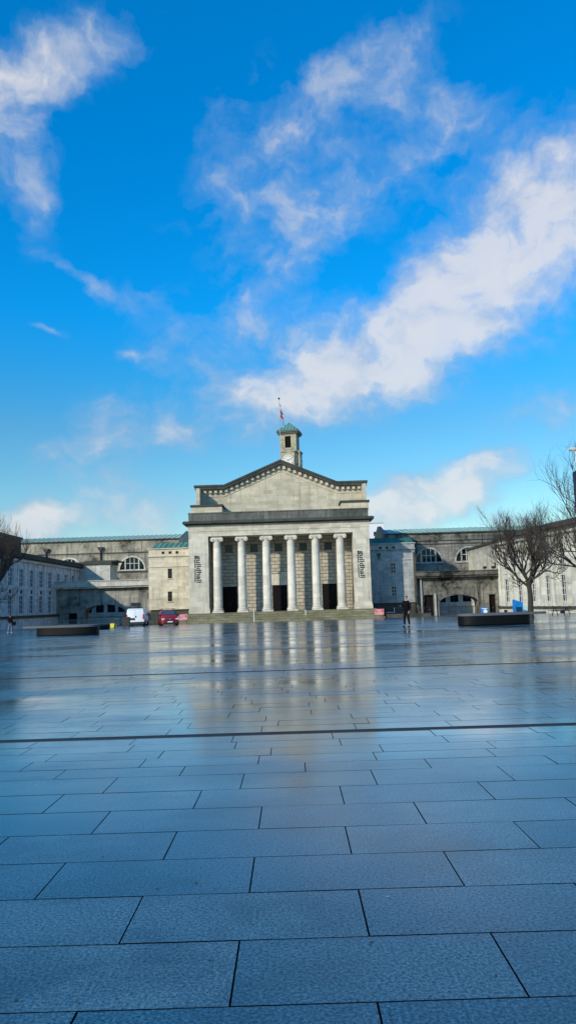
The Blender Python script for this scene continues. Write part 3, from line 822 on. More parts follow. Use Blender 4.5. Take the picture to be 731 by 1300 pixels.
# area barrier inside the right arch
# ------------------------------------------------------------------ left wing (faces +X)
LX = -40.8
lw = thing('left_wing', 'long shaded pale stone wing with tall narrow windows along the left side', 'building', (LX - 6, 125, -1))
A = pi / 2                   # u = +Y, depth = -X
yb = [89.3 + 4.66 * k for k in range(17)]
ops = []
for y in yb:
    ops += [(y - .85, y + .85, 1.25, 3.95), (y - .85, y + .85, 5.4, 8.0)]
p = MB((LX, 0), A); p.wall(84, 168, -1.6, 9.6, ops, .45); p.box(84, 84.5, .45, 14, -1.6, 9.6); p.build('wall', M['wing_l'], lw)
p = MB((LX, 0), A)
for y in yb:
    for s_ in (-1, 1): p.box(y + s_ * 1.38 - .3, y + s_ * 1.38 + .3, -.11, 0, .95, 9.1)
    p.box(y - .95, y + .95, -.08, -.003, 5.1, 5.38); p.box(y - .95, y + .95, -.08, -.003, .97, 1.24)
p.box(84, 168, -.4, 0, 9.1, 9.35)
p.box(84, 168, -.34, 0, -1.6, .55)
p.build('pilasters', M['wing_l'], lw)
for y in yb:
    p = MB((LX, 0), A); p.disc((y, 4.55), .33, -.1, -.003, 14); p.build('roundel', M['cornice_dark'], lw)
p = MB((LX, 0), A); p.box(84, 168, -.6, 0, .56, .92); p.build('base_ledge', M['cornice_dark'], lw); p = MB((LX, 0), A); p.box(84, 168, -.75, .6, 9.62, 10.02); p.box(84, 168, -.55, .6, 10.02, 10.4); p.build('cornice', M['cornice_dark'], lw)
p = MB((LX, 0), A); p.box(84, 168, .6, 14, 9.6, 10.1); p.build('roof', M['lead'], lw)
p = MB((LX, 0), A); p.box(84, 118, .3, 10, 10.41, 12.55); p.box(84, 118.2, .1, 10, 12.55, 12.85); p.build('attic', M['cornice_dark'], lw)
for y in yb:
    for (a, c) in ((1.25, 3.95), (5.4, 8.0)):
        window(lw, y - .85, y + .85, a, c, 0, o=(LX, 0), a=A, glass='glass_blue', cols=2, rows=4, bar=.07, depth=.14)

# ------------------------------------------------------------------ right wing (faces -X), bends towards the square
rw = thing('right_wing', 'long bright stone wing with tall narrow windows along the right side', 'building', (40, 112, -1))
pts = [(34.2, 152.0), (34.2, 126.0)]
def seg(p0, p1):
    dx, dy = p1[0] - p0[0], p1[1] - p0[1]; return math.hypot(dx, dy), math.atan2(dy, dx)
L, a = seg(*pts)
p = MB(pts[0], a); p.wall(0, L, -1.6, 10.6, [(3.0 + 4.4 * k, 4.2 + 4.4 * k, 1.3, 3.9) for k in range(5)] + [(22.4, 23.8, 6.3, 7.3)], .5); p.build('rear_wall', M['wing_r'], rw)
p = MB(pts[0], a); p.box(0, L, -.25, .6, 10.61, 10.95); p.build('rear_coping', M['cornice_dark'], rw)
for k in range(5): window(rw, 3.0 + 4.4 * k, 4.2 + 4.4 * k, 1.3, 3.9, 0, o=pts[0], a=a, cols=2, rows=4, depth=.25)
window(rw, 22.4, 23.8, 6.3, 7.3, 0, o=pts[0], a=a, cols=2, rows=2, frame='frame_dark', depth=.2)
bend = [(34.1, 126.0), (31.7, 117.0), (33.2, 109.0), (34.3, 100.5), (35.6, 92.0), (37.0, 83.0), (38.4, 74.0)]
for i, (q0, q1) in enumerate(zip(bend, bend[1:])):
    L, a = seg(q0, q1)
    nb = 2; ops = []
    cs = [L * (k + .5) / nb for k in range(nb)]
    for c in cs: ops += [(c - .6, c + .6, .8, 4.1), (c - .6, c + .6, 5.6, 8.2)]
    p = MB(q0, a); p.wall(0, L, -1.6, 10.2, ops, .45); p.box(0, L, .46, 12, -1.6, 10.1); p.build('wall', M['wing_r'], rw)
    p = MB(q0, a)
    for c in cs:
        for s_ in (-1, 1): p.box(c + s_ * 1.3 - .3, c + s_ * 1.3 + .3, -.16, -.002, .2, 9.4)
        p.box(c - .8, c + .8, -.12, -.003, 4.9, 5.2)
    p.box(0, L, -.36, -.004, -1.6, -.15)
    p.box(0, L, -.45, -.002, 9.4, 9.7)
    p.build('pilasters', M['wing_r'], rw)
    p = MB(q0, a); p.box(-.05, L + .05, -.55, 0, -.14, .16); p.build('base_ledge', M['cornice_dark'], rw); p = MB(q0, a); p.box(-.1, L + .1, -.8, .5, 10.21, 10.55); p.box(-.05, L + .05, -.5, .5, 10.55, 10.95); p.build('cornice', M['cornice_dark'], rw)
    for c in cs:
        for (z0, z1) in ((.8, 4.1), (5.6, 8.2)):
            window(rw, c - .6, c + .6, z0, z1, 0, o=q0, a=a, glass='glass', cols=2, rows=4, bar=.08, depth=.2)
    for c in cs[:1]:
        p = MB(q0, a); p.box(c - .5, c + .5, -.40, -.362, -.85, -.35); p.build('basement_grille', M['black_iron'], rw)
p = MB()
p.slab([(31.9, 117), (38.6, 74), (60, 74), (60, 117)], 10.1, 10.3); p.build('roof', M['lead'], rw)

# white modern block far behind
wb = thing('white_block', 'plain white modern block peeping above the grey block', 'building', (25.3, 220, -1.5))
p = MB(); ops = [(24.3, 25.0, 20.0, 21.2), (25.6, 26.3, 20.0, 21.2)]
p.wall(23.2, 27.2, -1.5, 23.6, ops, .3, w=220); p.box(23.2, 27.2, 220.3, 228, -1.5, 23.55); p.build('wall', M['white_wall'], wb)
p = MB(); p.box(23.1, 27.3, 219.9, 228, 23.6, 23.8); p.build('coping', M['concrete'], wb)
for a, c, z0, z1 in ops: window(wb, a, c, z0, z1, 220, cols=1, rows=1, depth=.15)

# ------------------------------------------------------------------ benches: sculpted black granite seats
def bench(cx, cy, L, W, h, flip, label, over):
    z = zg(cy); b = thing('stone_bench', label, 'bench', (cx, cy, z), group='granite seats on the square')
    def outline(Lh, Wh, taper, n=40):
        pts = []
        for k in range(n):
            t = 2 * pi * k / n; c, s_ = cos(t), sin(t)
            x = Lh * math.copysign(abs(c) ** .75, c); y = Wh * math.copysign(abs(s_) ** .8, s_)
            y *= 1 - taper * (.5 + .5 * x / Lh)      # narrows towards +x
            pts.append((x, y))
        return pts
    def tr(pts, dx=0): return [(cx + flip * (x + dx), cy + y) for x, y in pts]
    def band(mb, A_, B_):
        n = len(A_[0])
        a = [mb.P(x, y, A_[1]) for x, y in A_[0]]; c = [mb.P(x, y, B_[1]) for x, y in B_[0]]
        for k in range(n): mb.f.append([a[k], a[(k + 1) % n], c[(k + 1) % n], c[k]]); mb.mi.append(mb.cur)
        return a, c
    p = MB()
    o0 = tr(outline(L / 2 - .06, W / 2 - .06, .35)); o1 = tr(outline(L / 2, W / 2, .35))
    a, c = band(p, (o0, z - .02), (o1, z + .06)); p.f.append(a[::-1]); p.mi.append(0)
    a, c = band(p, (o1, z + .06), (o1, z + h - .13)); p.f.append(c); p.mi.append(0)
    p.build('body', M['granite_b'], b, smooth=True)
    p = MB(); q0 = tr(outline((L + over) / 2, W / 2 + .08, .55), over / 2); q1 = tr(outline((L + over) / 2 - .02, W / 2 + .06, .55), over / 2)
    a, c = band(p, (q0, z + h - .128), (q0, z + h - .02)); p.f.append(a[::-1]); p.mi.append(0)
    a, c = band(p, (q0, z + h - .02), (q1, z + h)); p.f.append(c); p.mi.append(0)
    p.build('seat', M['granite_top'], b, smooth=True)
    return b
bench(11.7, 45.0, 4.15, 1.8, .68, 1, 'long black stone bench with pointed seat slab in front of the right tree', .95)
bench(-14.5, 50.5, 4.05, 1.8, .64, -1, 'long black stone bench with pointed seat slab near the person in jeans', .9)
bench(-18.3, 70, 3.9, 1.6, .50, -1, 'farther pale topped stone bench between the left bench and the white van', .8)

# ------------------------------------------------------------------ vehicles (built nose at -y, then turned)
def wheel_mb(x, y, r, w):
    p = MB(); n = 22
    rr = [(0.62 * r, -w / 2), (.97 * r, -w / 2), (r, -w / 2 + .03), (r, w / 2 - .03), (.97 * r, w / 2), (.62 * r, w / 2)]
    rings = [[p.P(x + t, y + q * cos(2 * pi * k / n), r + q * sin(2 * pi * k / n)) for k in range(n)] for q, t in rr]
    for A_, B_ in zip(rings, rings[1:]):
        for k in range(n): p.f.append([A_[k], A_[(k + 1) % n], B_[(k + 1) % n], B_[k]]); p.mi.append(0)
    return p
def rim_mb(x, y, r, w):
    p = MB(); n = 20; sx = 1 if x > 0 else -1
    ring = [p.P(x + sx * (w / 2 - .05), y + r * .62 * cos(2 * pi * k / n), r + r * .62 * sin(2 * pi * k / n)) for k in range(n)]
    p.f.append(ring); p.mi.append(1)
    for k in range(5):
        t = 2 * pi * k / 5
        a = (y + .1 * r * cos(t + 1.57), r + .1 * r * sin(t + 1.57)); c = (y - .1 * r * cos(t + 1.57), r - .1 * r * sin(t + 1.57))
        e_ = (y + .62 * r * cos(t), r + .62 * r * sin(t))
        xs_ = x + sx * (w / 2 - .03)
        p.F([(xs_, a[0], a[1]), (xs_, c[0], c[1]), (xs_, e_[0] - .05 * sin(t), e_[1] + .05 * cos(t)), (xs_, e_[0] + .05 * sin(t), e_[1] - .05 * cos(t))])
    return p
def loft(stations, secf):
    p = MB(); rings = []
    for st in stations: rings.append([p.P(x, st[0], z) for x, z in secf(st)])
    n = len(rings[0])
    for A_, B_ in zip(rings, rings[1:]):
        for k in range(n): p.f.append([A_[k], A_[(k + 1) % n], B_[(k + 1) % n], B_[k]]); p.mi.append(0)
    p.f.append(rings[0][::-1]); p.f.append(rings[-1]); p.mi += [0, 0]
    return p
def sec(st):   # y, half width low, half width belt, z bottom, z belt, half width roof, z roof
    y, wl, wb_, z0, zb, wr, zr = st
    h = [(wl - .06, z0), (wl, z0 + .08), (wb_, (z0 + zb) / 2), (wb_ - .015, zb), (wr, zr - .07), (wr - .09, zr), ]
    return h + [(-x, z) for x, z in h[::-1]]
def vehicle(name, label, cat, loc, rz, st, paint, wheels, r, glassq, extras, scl=1.0):
    v = thing(name, label, cat, (0, 0, 0), 0)
    p = loft(st, sec); body = p.build('body', paint, v, smooth=True)
    for (x, y) in wheels:
        w = wheel_mb(x, y, r, .22).build('wheel', M['rubber'], v, smooth=True)
        rim_mb(x, y, r, .22).build('rim', [M['alloy'], M['plastic']], w)
        q = MB(); n = 18; sx = 1 if x > 0 else -1
        for k in range(n):    # arch lip
            a, c = pi * k / n, pi * (k + 1) / n
            R0, R1 = r * 1.06, r * 1.22
            xx = sx * (abs(x) + .125)
            q.F([(xx, y + R0 * cos(a), r + R0 * sin(a)), (xx, y + R1 * cos(a), r + R1 * sin(a)), (xx, y + R1 * cos(c), r + R1 * sin(c)), (xx, y + R0 * cos(c), r + R0 * sin(c))])
        q.build('wheel_arch', M['plastic'], v)
    for nm, q in glassq:
        g2 = MB(); g2.F(q); g2.build(nm, M['windscreen'], v)
    for nm, mt, fn in extras:
        q = MB(); fn(q); q.build(nm, M[mt], v)
    v.location = loc; v.rotation_euler = (0, 0, rz); v.scale = (scl,) * 3
    return v
# panel van, tail at -y so its back doors face the camera
vst = [(-2.15, .80, .83, .32, .95, .74, 1.62), (-2.12, .84, .90, .24, 1.0, .80, 1.82), (-1.6, .85, .92, .22, 1.0, .82, 1.86), (.2, .85, .92, .22, 1.0, .82, 1.86), (.75, .85, .92, .22, 1.0, .80, 1.84),
       (1.35, .85, .91, .22, 1.02, .72, 1.52), (1.6, .85, .90, .22, 1.02, .74, 1.18), (2.05, .83, .86, .24, .92, .70, 1.0), (2.25, .74, .78, .30, .70, .60, .80)]
def sideg(y0, y1, yt0, yt1, sx, zb, zt, wb_, wr): return [(sx * (wb_ + .0), y0, zb), (sx * (wb_ + .0), y1, zb), (sx * (wr + .02), yt1, zt), (sx * (wr + .02), yt0, zt)]
vehicle('parked_van', 'white panel van parked with its back doors to the camera beside the red car', 'van', (-17.55, 89.0, zg(89)), R(4), vst, M['van_white'],
        [(.80, -1.35), (-.80, -1.35), (.80, 1.45), (-.80, 1.45)], .33,
        [('side_window', sideg(.25, 1.25, .3, .85, 1, 1.06, 1.68, .925, .83)), ('side_window', sideg(.25, 1.25, .3, .85, -1, 1.06, 1.68, .925, .83)),
         ('windscreen', [(-.68, 1.56, 1.14), (.68, 1.56, 1.14), (.66, .86, 1.78), (-.66, .86, 1.78)])],
        [('rear_bumper', 'plastic', lambda q: (q.box(-.86, .86, -2.26, -2.08, .26, .50), q.box(-.9, .9, -2.16, -1.9, .22, .42))),
         ('number_plate', 'plastic', lambda q: q.box(-.62, -.06, -2.20, -2.162, .70, .90)),
         ('tail_lamp', 'tail', lambda q: q.box(.76, .90, -2.16, -2.0, .78, 1.25)), ('tail_lamp', 'tail', lambda q: q.box(-.90, -.76, -2.16, -2.0, .78, 1.25)),
         ('door_seam', 'plastic', lambda q: (q.box(-.008, .008, -2.158, -2.13, .5, 1.7), q.box(-.7, .7, -2.16, -2.13, 1.72, 1.735))),
         ('door_handle', 'plastic', lambda q: q.box(.03, .12, -2.19, -2.15, .95, 1.12)),
         ('mirror', 'plastic', lambda q: q.box(.93, 1.1, 1.0, 1.1, 1.06, 1.28)), ('mirror', 'plastic', lambda q: q.box(-1.1, -.93, 1.0, 1.1, 1.06, 1.28)),
         ('side_trim', 'plastic', lambda q: (q.box(.90, .932, -.9, 1.0, .42, .56), q.box(-.932, -.90, -.9, 1.0, .42, .56)))], scl=1.1)
# red people carrier, nose at -y facing the camera
cst = [(-2.15, .72, .76, .30, .62, .55, .74), (-2.05, .82, .87, .22, .74, .68, .90), (-1.7, .85, .90, .20, .86, .74, 1.02), (-1.05, .86, .91, .20, .95, .76, 1.14), (-.45, .86, .91, .20, .97, .66, 1.52),
       (-.1, .86, .91, .20, .98, .68, 1.62), (.9, .86, .91, .20, .99, .69, 1.64), (1.75, .86, .90, .20, .99, .66, 1.56), (2.1, .84, .88, .24, .98, .60, 1.20), (2.2, .78, .82, .32, .80, .55, .95)]
vehicle('parked_car', 'dark red people carrier facing the camera with roof bars, right of the white van', 'car', (-13.85, 87.6, zg(87.6)), R(14), cst, M['car_red'],
        [(.80, -1.35), (-.80, -1.35), (.80, 1.3), (-.80, 1.3)], .34,
        [('windscreen', [(-.70, -1.06, 1.17), (.70, -1.06, 1.17), (.60, -.42, 1.555), (-.60, -.42, 1.555)]),
         ('side_window', sideg(-.85, .85, -.35, .85, 1, 1.03, 1.50, .905, .715)), ('side_window', sideg(-.85, .85, -.35, .85, -1, 1.03, 1.50, .905, .715)),
         ('side_window', sideg(.93, 1.85, .93, 1.6, 1, 1.03, 1.50, .905, .70)), ('side_window', sideg(.93, 1.85, .93, 1.6, -1, 1.03, 1.50, .905, .70))],
        [('grille', 'plastic', lambda q: q.box(-.48, .48, -2.19, -2.1, .52, .66)),
         ('front_bumper', 'plastic', lambda q: q.box(-.72, .72, -2.24, -2.1, .22, .36)),
         ('headlight', 'head', lambda q: q.prism([(.50, .60), (.84, .66), (.86, .82), (.56, .76)], -2.14, -1.95)), ('headlight', 'head', lambda q: q.prism([(-.50, .60), (-.84, .66), (-.86, .82), (-.56, .76)], -2.14, -1.95)),
         ('number_plate', 'white_paint', lambda q: q.box(-.27, .27, -2.26, -2.2, .38, .49)),
         ('badge', 'alloy', lambda q: q.disc((0, .70), .075, -2.2, -2.12, 14)),
         ('roof_bar', 'plastic', lambda q: q.tube([(.62, -.2, 1.66), (.62, 0, 1.74), (.62, 1.5, 1.72), (.62, 1.65, 1.62)], .025, 6)), ('roof_bar', 'plastic', lambda q: q.tube([(-.62, -.2, 1.66), (-.62, 0, 1.74), (-.62, 1.5, 1.72), (-.62, 1.65, 1.62)], .025, 6)),
         ('cross_bar', 'plastic', lambda q: (q.box(-.85, .85, .1, .18, 1.75, 1.79), q.box(-.85, .85, 1.1, 1.18, 1.75, 1.79))),
         ('mirror', 'plastic', lambda q: q.box(.91, 1.1, -.75, -.62, 1.02, 1.2)), ('mirror', 'plastic', lambda q: q.box(-1.1, -.91, -.75, -.62, 1.02, 1.2))], scl=1.06)

# ------------------------------------------------------------------ red notice signs
def red_sign(x, y, z0, label):
    s_ = thing('road_sign', label, 'sign', (x, y, zg(y)), group='red road signs beside the portico')
    p = MB(); p.box(x - .68, x + .68, y, y + .03, z0, z0 + .82); pl = p.build('panel', M['red_sign'], s_)
    p = MB()
    for (a, b, c, d) in ((-.64, .64, .02, .05), (-.64, .64, .77, .80), (-.64, -.61, .05, .77), (.61, .64, .05, .77)): p.box(x + a, x + b, y - .008, y - .002, z0 + c, z0 + d)
    p.build('border', M['white_paint'], pl)
    for k, tx in enumerate(('ROAD', 'CLOSED')):
        t = text_mesh('lettering', tx, .34, M['white_paint'], pl, fit=(.72, 1.08)[k], extrude=.004)
        t.rotation_euler = (R(90), 0, 0); o = world_off(pl)
        t.location = (x - (.36, .54)[k] - o[0], y - .008 - o[1], z0 + (.46, .12)[k] - o[2])
    p = MB()
    for sx in (-.55, .55): p.box(x + sx - .03, x + sx + .03, y + .03, y + .08, zg(y), z0 + .8); p.box(x + sx - .04, x + sx + .04, y - .25, y + .35, zg(y), zg(y) + .05)
    p.build('frame', M['black_iron'], s_)
red_sign(-15.7, 112.5, -.35, 'red ROAD CLOSED sign between the red car and the left pier')
red_sign(12.75, 112.5, -.45, 'red ROAD CLOSED sign at the foot of the right pier')

# ------------------------------------------------------------------ street furniture
def upright_box(name, label, cat, x, y, w, d, h0, h1, mat, z0=0.0):
    z = zg(y); t = thing(name, label, cat, (x, y, z))
    p = MB(); p.prism([(x - w / 2, z + z0 + .08), (x + w / 2, z + z0 + .08), (x + w / 2, z + h1), (x - w / 2, z + h0)], y, y + d); p.build('panel', mat, t)
    p = MB(); p.box(x - w / 2 + .04, x + w / 2 - .04, y + .03, y + d - .03, z, z + z0 + .079); p.build('base', M['black_iron'], t)
    return t
bb = upright_box('display_board', 'bright blue display board with slanting top left of the right tree trunk', 'board', 21.95, 75, .86, .5, 1.58, 1.32, M['blue_panel'])
p = MB(); p.box(21.7, 22.25, 74.97, 74.995, .1, .55); p.build('dark_print', M['lamp_blue'], bb)
upright_box('utility_cabinet', 'pale green cabinet between the blue board and the right tree trunk', 'cabinet', 23.0, 77, .95, .5, 1.22, 1.05, M['green_panel'])
bs = thing('poster_sign', 'small blue square sign with white disc by the right link door', 'sign', (27.3, 110, zg(110)))
p = MB(); p.box(26.85, 27.85, 110, 110.05, -.75, .15); p.build('panel', M['blue_panel'], bs)
p = MB(); p.disc((27.45, -.4), .28, 109.97, 109.995, 18); p.box(26.95, 27.75, 109.97, 109.995, -.05, .05); p.build('print', M['white_paint'], bs)
p = MB(); p.box(26.95, 27.02, 110.06, 110.12, zg(110), 0); p.box(27.68, 27.75, 110.06, 110.12, zg(110), 0); p.build('post', M['black_iron'], bs)
# picnic bench near the right edge
pb = thing('picnic_table', 'dark picnic table in front of the right wing at the right edge', 'table', (25.0, 72, zg(72)))
z = zg(72)
p = MB(); p.box(24.1, 25.9, 71.65, 72.35, z + .70, z + .75); p.build('tabletop', M['bark'], pb)
for yy in (71.1, 72.65):
    p = MB(); p.box(24.1, 25.9, yy, yy + .28, z + .42, z + .46); p.build('seat', M['bark'], pb)
for xx in (24.4, 25.5):
    p = MB(); p.tube([(xx, 71.2, z), (xx, 71.85, z + .7)], .04, 6); p.tube([(xx, 72.8, z), (xx, 72.15, z + .7)], .04, 6); p.box(xx - .03, xx + .03, 71.1, 72.9, z + .38, z + .42); p.build('leg', M['black_iron'], pb)
# yellow-fronted litter bin and dark bins near the van
for (x, y, w, h, mat, nm, lb_, cat) in ((-17.5, 76, .42, .60, 'yellow', 'grit_bin', 'yellow grit bin between the stone benches and the white van', 'bin'), (-16.6, 78, .75, 1.05, 'plastic', 'wheelie_bin', 'black wheelie bin just right of the yellow grit bin', 'bin')):
    z = zg(y); t = thing(nm, lb_, cat, (x, y, z))
    p = MB(); p.prism([(x - w / 2 + .05, z + .05), (x + w / 2 - .05, z + .05), (x + w / 2, z + h - .12), (x - w / 2, z + h - .12)], y, y + .5); p.build('body', M[mat], t)
    p = MB(); p.prism([(x - w / 2 - .03, z + h - .118), (x + w / 2 + .03, z + h - .118), (x + w / 2 - .06, z + h), (x - w / 2 + .06, z + h)], y - .04, y + .54); p.build('lid', M['plastic'], t)
    p = MB()
    for sx in (-1, 1): p.disc((x + sx * (w / 2 - .1), z + .07), .07, y + .4, y + .48, 10)
    p.build('wheels', M['rubber'], t)
# steel crowd barriers along the left
bar0 = None
for k in range(4):
    x = -32.0 + k * 2.6; y = 104.0
    if bar0 is None:
        bar0 = thing('crowd_barrier', 'grey steel crowd barrier in the row before the left arch', 'barrier', (0, 0, 0), group='steel barriers before the left arch')
        p = MB(); p.tube([(-1.15, 0, .1), (-1.15, 0, 1.05), (1.15, 0, 1.05), (1.15, 0, .1)], .022, 6); p.tube([(-1.15, 0, .25), (1.15, 0, .25)], .018, 6); p.build('frame', M['alloy'], bar0)
        p = MB()
        for j in range(1, 18): p.tube([(-1.15 + j * .128, 0, .25), (-1.15 + j * .128, 0, 1.05)], .009, 4)
        p.build('bars', M['alloy'], bar0)
        for sx in (-.8, .8):
            p = MB(); p.box(sx - .02, sx + .02, -.3, .3, 0, .03); p.box(sx - .02, sx + .02, -.02, .02, .03, .25); p.build('foot', M['alloy'], bar0)
        o = bar0
    else: o = copy_tree(bar0)
    o.location = (x, y, zg(y))
# raised beds / dark low planters before the left wing
# tall lamp mast at the right edge of the square
lm = thing('lamp_mast', 'tall slim lamp mast with dark blue banner at the right edge', 'street lamp', (19.05, 50, zg(50)))
z = zg(50)
p = MB(); p.tube([(19.05, 50, z), (19.05, 50, 6), (19.05, 50, 11.2)], [.11, .09, .06], 10); p.build('pole', M['frame'], lm, smooth=True)
p = MB(); p.box(18.62, 19.05, 49.85, 50.15, 11.05, 11.2); p.box(18.72, 18.98, 49.88, 50.12, 11.0, 11.05); p.build('lantern', M['frame'], lm)
p = MB(); p.box(18.83, 18.93, 49.75, 50.25, 6.95, 9.6); p.build('banner', M['lamp_blue'], lm)

# ------------------------------------------------------------------ bare trees
def tree(x, y, h, spread, split, label, seed, lean=0, trunk_r=.2, flat=.9):
    rnd = random.Random(seed); z = zg(y)
    t = thing('bare_tree', label, 'tree', (x, y, z), group='bare pollarded trees beside the square')
    tr_ = MB(); n = 7; pts = []
    for k in range(n):
        f = k / (n - 1); pts.append((x + lean * f + .06 * sin(f * 5 + seed), y + .05 * cos(f * 4), z - .05 + split * f))
    tr_.tube(pts, [trunk_r * (1.35 if k == 0 else 1.05 - .3 * k / n) for k in range(n)], 10)
    tr_.build('trunk', M['bark'], t, smooth=True)
    cr = MB(); limb = MB()
    def grow(p, d, L, r, lvl):
        if lvl > 5 or r < .0045: return
        seg_n = 4 if lvl < 3 else 3; q = [p]; dd = list(d)
        for k in range(seg_n):
            wob = .16 + .05 * lvl
            dd = [dd[0] + rnd.uniform(-wob, wob), dd[1] + rnd.uniform(-wob, wob), dd[2] + rnd.uniform(-wob * .6, wob) + (.10 if lvl > 1 else .05)]
            m_ = math.sqrt(sum(c * c for c in dd)); dd = [c / m_ for c in dd]
            q.append(tuple(q[-1][i] + dd[i] * L / seg_n for i in range(3)))
        rad = [r * (1 - .45 * k / seg_n) for k in range(seg_n + 1)]
        (limb if lvl < 2 else cr).tube(q, rad, 7 if lvl < 2 else (4 if lvl < 4 else 3))
        kids = {0: 5, 1: 5, 2: 5, 3: 4, 4: 3}.get(lvl, 0)
        for c in range(kids):
            f = rnd.uniform(.35, 1.0) if c else 1.0
            i = min(seg_n - 1, int(f * seg_n)); b0_ = [q[i][j] + (q[i + 1][j] - q[i][j]) * (f * seg_n - i) for j in range(3)]
            ax = [rnd.gauss(0, 1) for _ in range(3)]
            nd = [dd[j] * 1.0 + ax[j] * (.50 if c else .25) for j in range(3)]
            if lvl >= 1: nd[2] += .22
            m_ = math.sqrt(sum(v * v for v in nd)); nd = [v / m_ for v in nd]
            grow(tuple(b0_), nd, L * rnd.uniform(.55, .78), r * rnd.uniform(.42, .6), lvl + 1)
    top = pts[-1]; nl = 8
    H = h - split
    for k in range(nl):
        az = 2 * pi * k / nl + rnd.uniform(-.3, .3); el = rnd.uniform(.35, .9) if k % 3 else rnd.uniform(1.0, 1.35)
        d = [cos(az) * cos(el) * flat, sin(az) * cos(el) * flat, sin(el)]
        Lk = min(spread * .52 / max(.35, cos(el)), H * .5)
        st = pts[-1] if k % 2 else pts[-2]
        grow(st, d, Lk, trunk_r * .5, 0)
    limb.build('limbs', M['bark'], t, smooth=True)
    cr.build('crown', M['twig'], t)
    return t
tree(18.52, 60, 8.4, 3.1, 2.9, 'bare tree with round twiggy crown behind the right stone bench', 11, lean=-.1, trunk_r=.21)
tree(20.1, 50, 10.8, 4.9, 3.0, 'bare tree reaching in from the right edge in front of the right wing', 23, trunk_r=.22)
tree(-23.4, 60, 8.3, 4.6, 3.0, 'bare tree reaching in from the left edge in front of the left wing', 5, trunk_r=.21)

# ------------------------------------------------------------------ people
def skinned(name, joints, edges, radii, mat, parent, sub=2):
    me = bpy.data.meshes.new(name); me.from_pydata(joints, edges, [])
    o = bpy.data.objects.new(name, me); COL.objects.link(o)
    m_ = o.modifiers.new('s', 'SKIN'); m_.use_smooth_shade = True
    for i, r in enumerate(radii):
        r = r if isinstance(r, tuple) else (r, r)
        me.skin_vertices[0].data[i].radius = r
        me.skin_vertices[0].data[i].use_root = (i == 0)
    sb = o.modifiers.new('b', 'SUBSURF'); sb.levels = sub; sb.render_levels = sub
    bpy.context.view_layer.update()
    ev = o.evaluated_get(bpy.context.evaluated_depsgraph_get())
    m2 = bpy.data.meshes.new_from_object(ev); m2.materials.clear(); m2.materials.append(mat)
    for p_ in m2.polygons: p_.use_smooth = True
    bpy.data.objects.remove(o)
    r = bpy.data.objects.new(name, m2); COL.objects.link(r)
    if parent: r.parent = parent
    return r
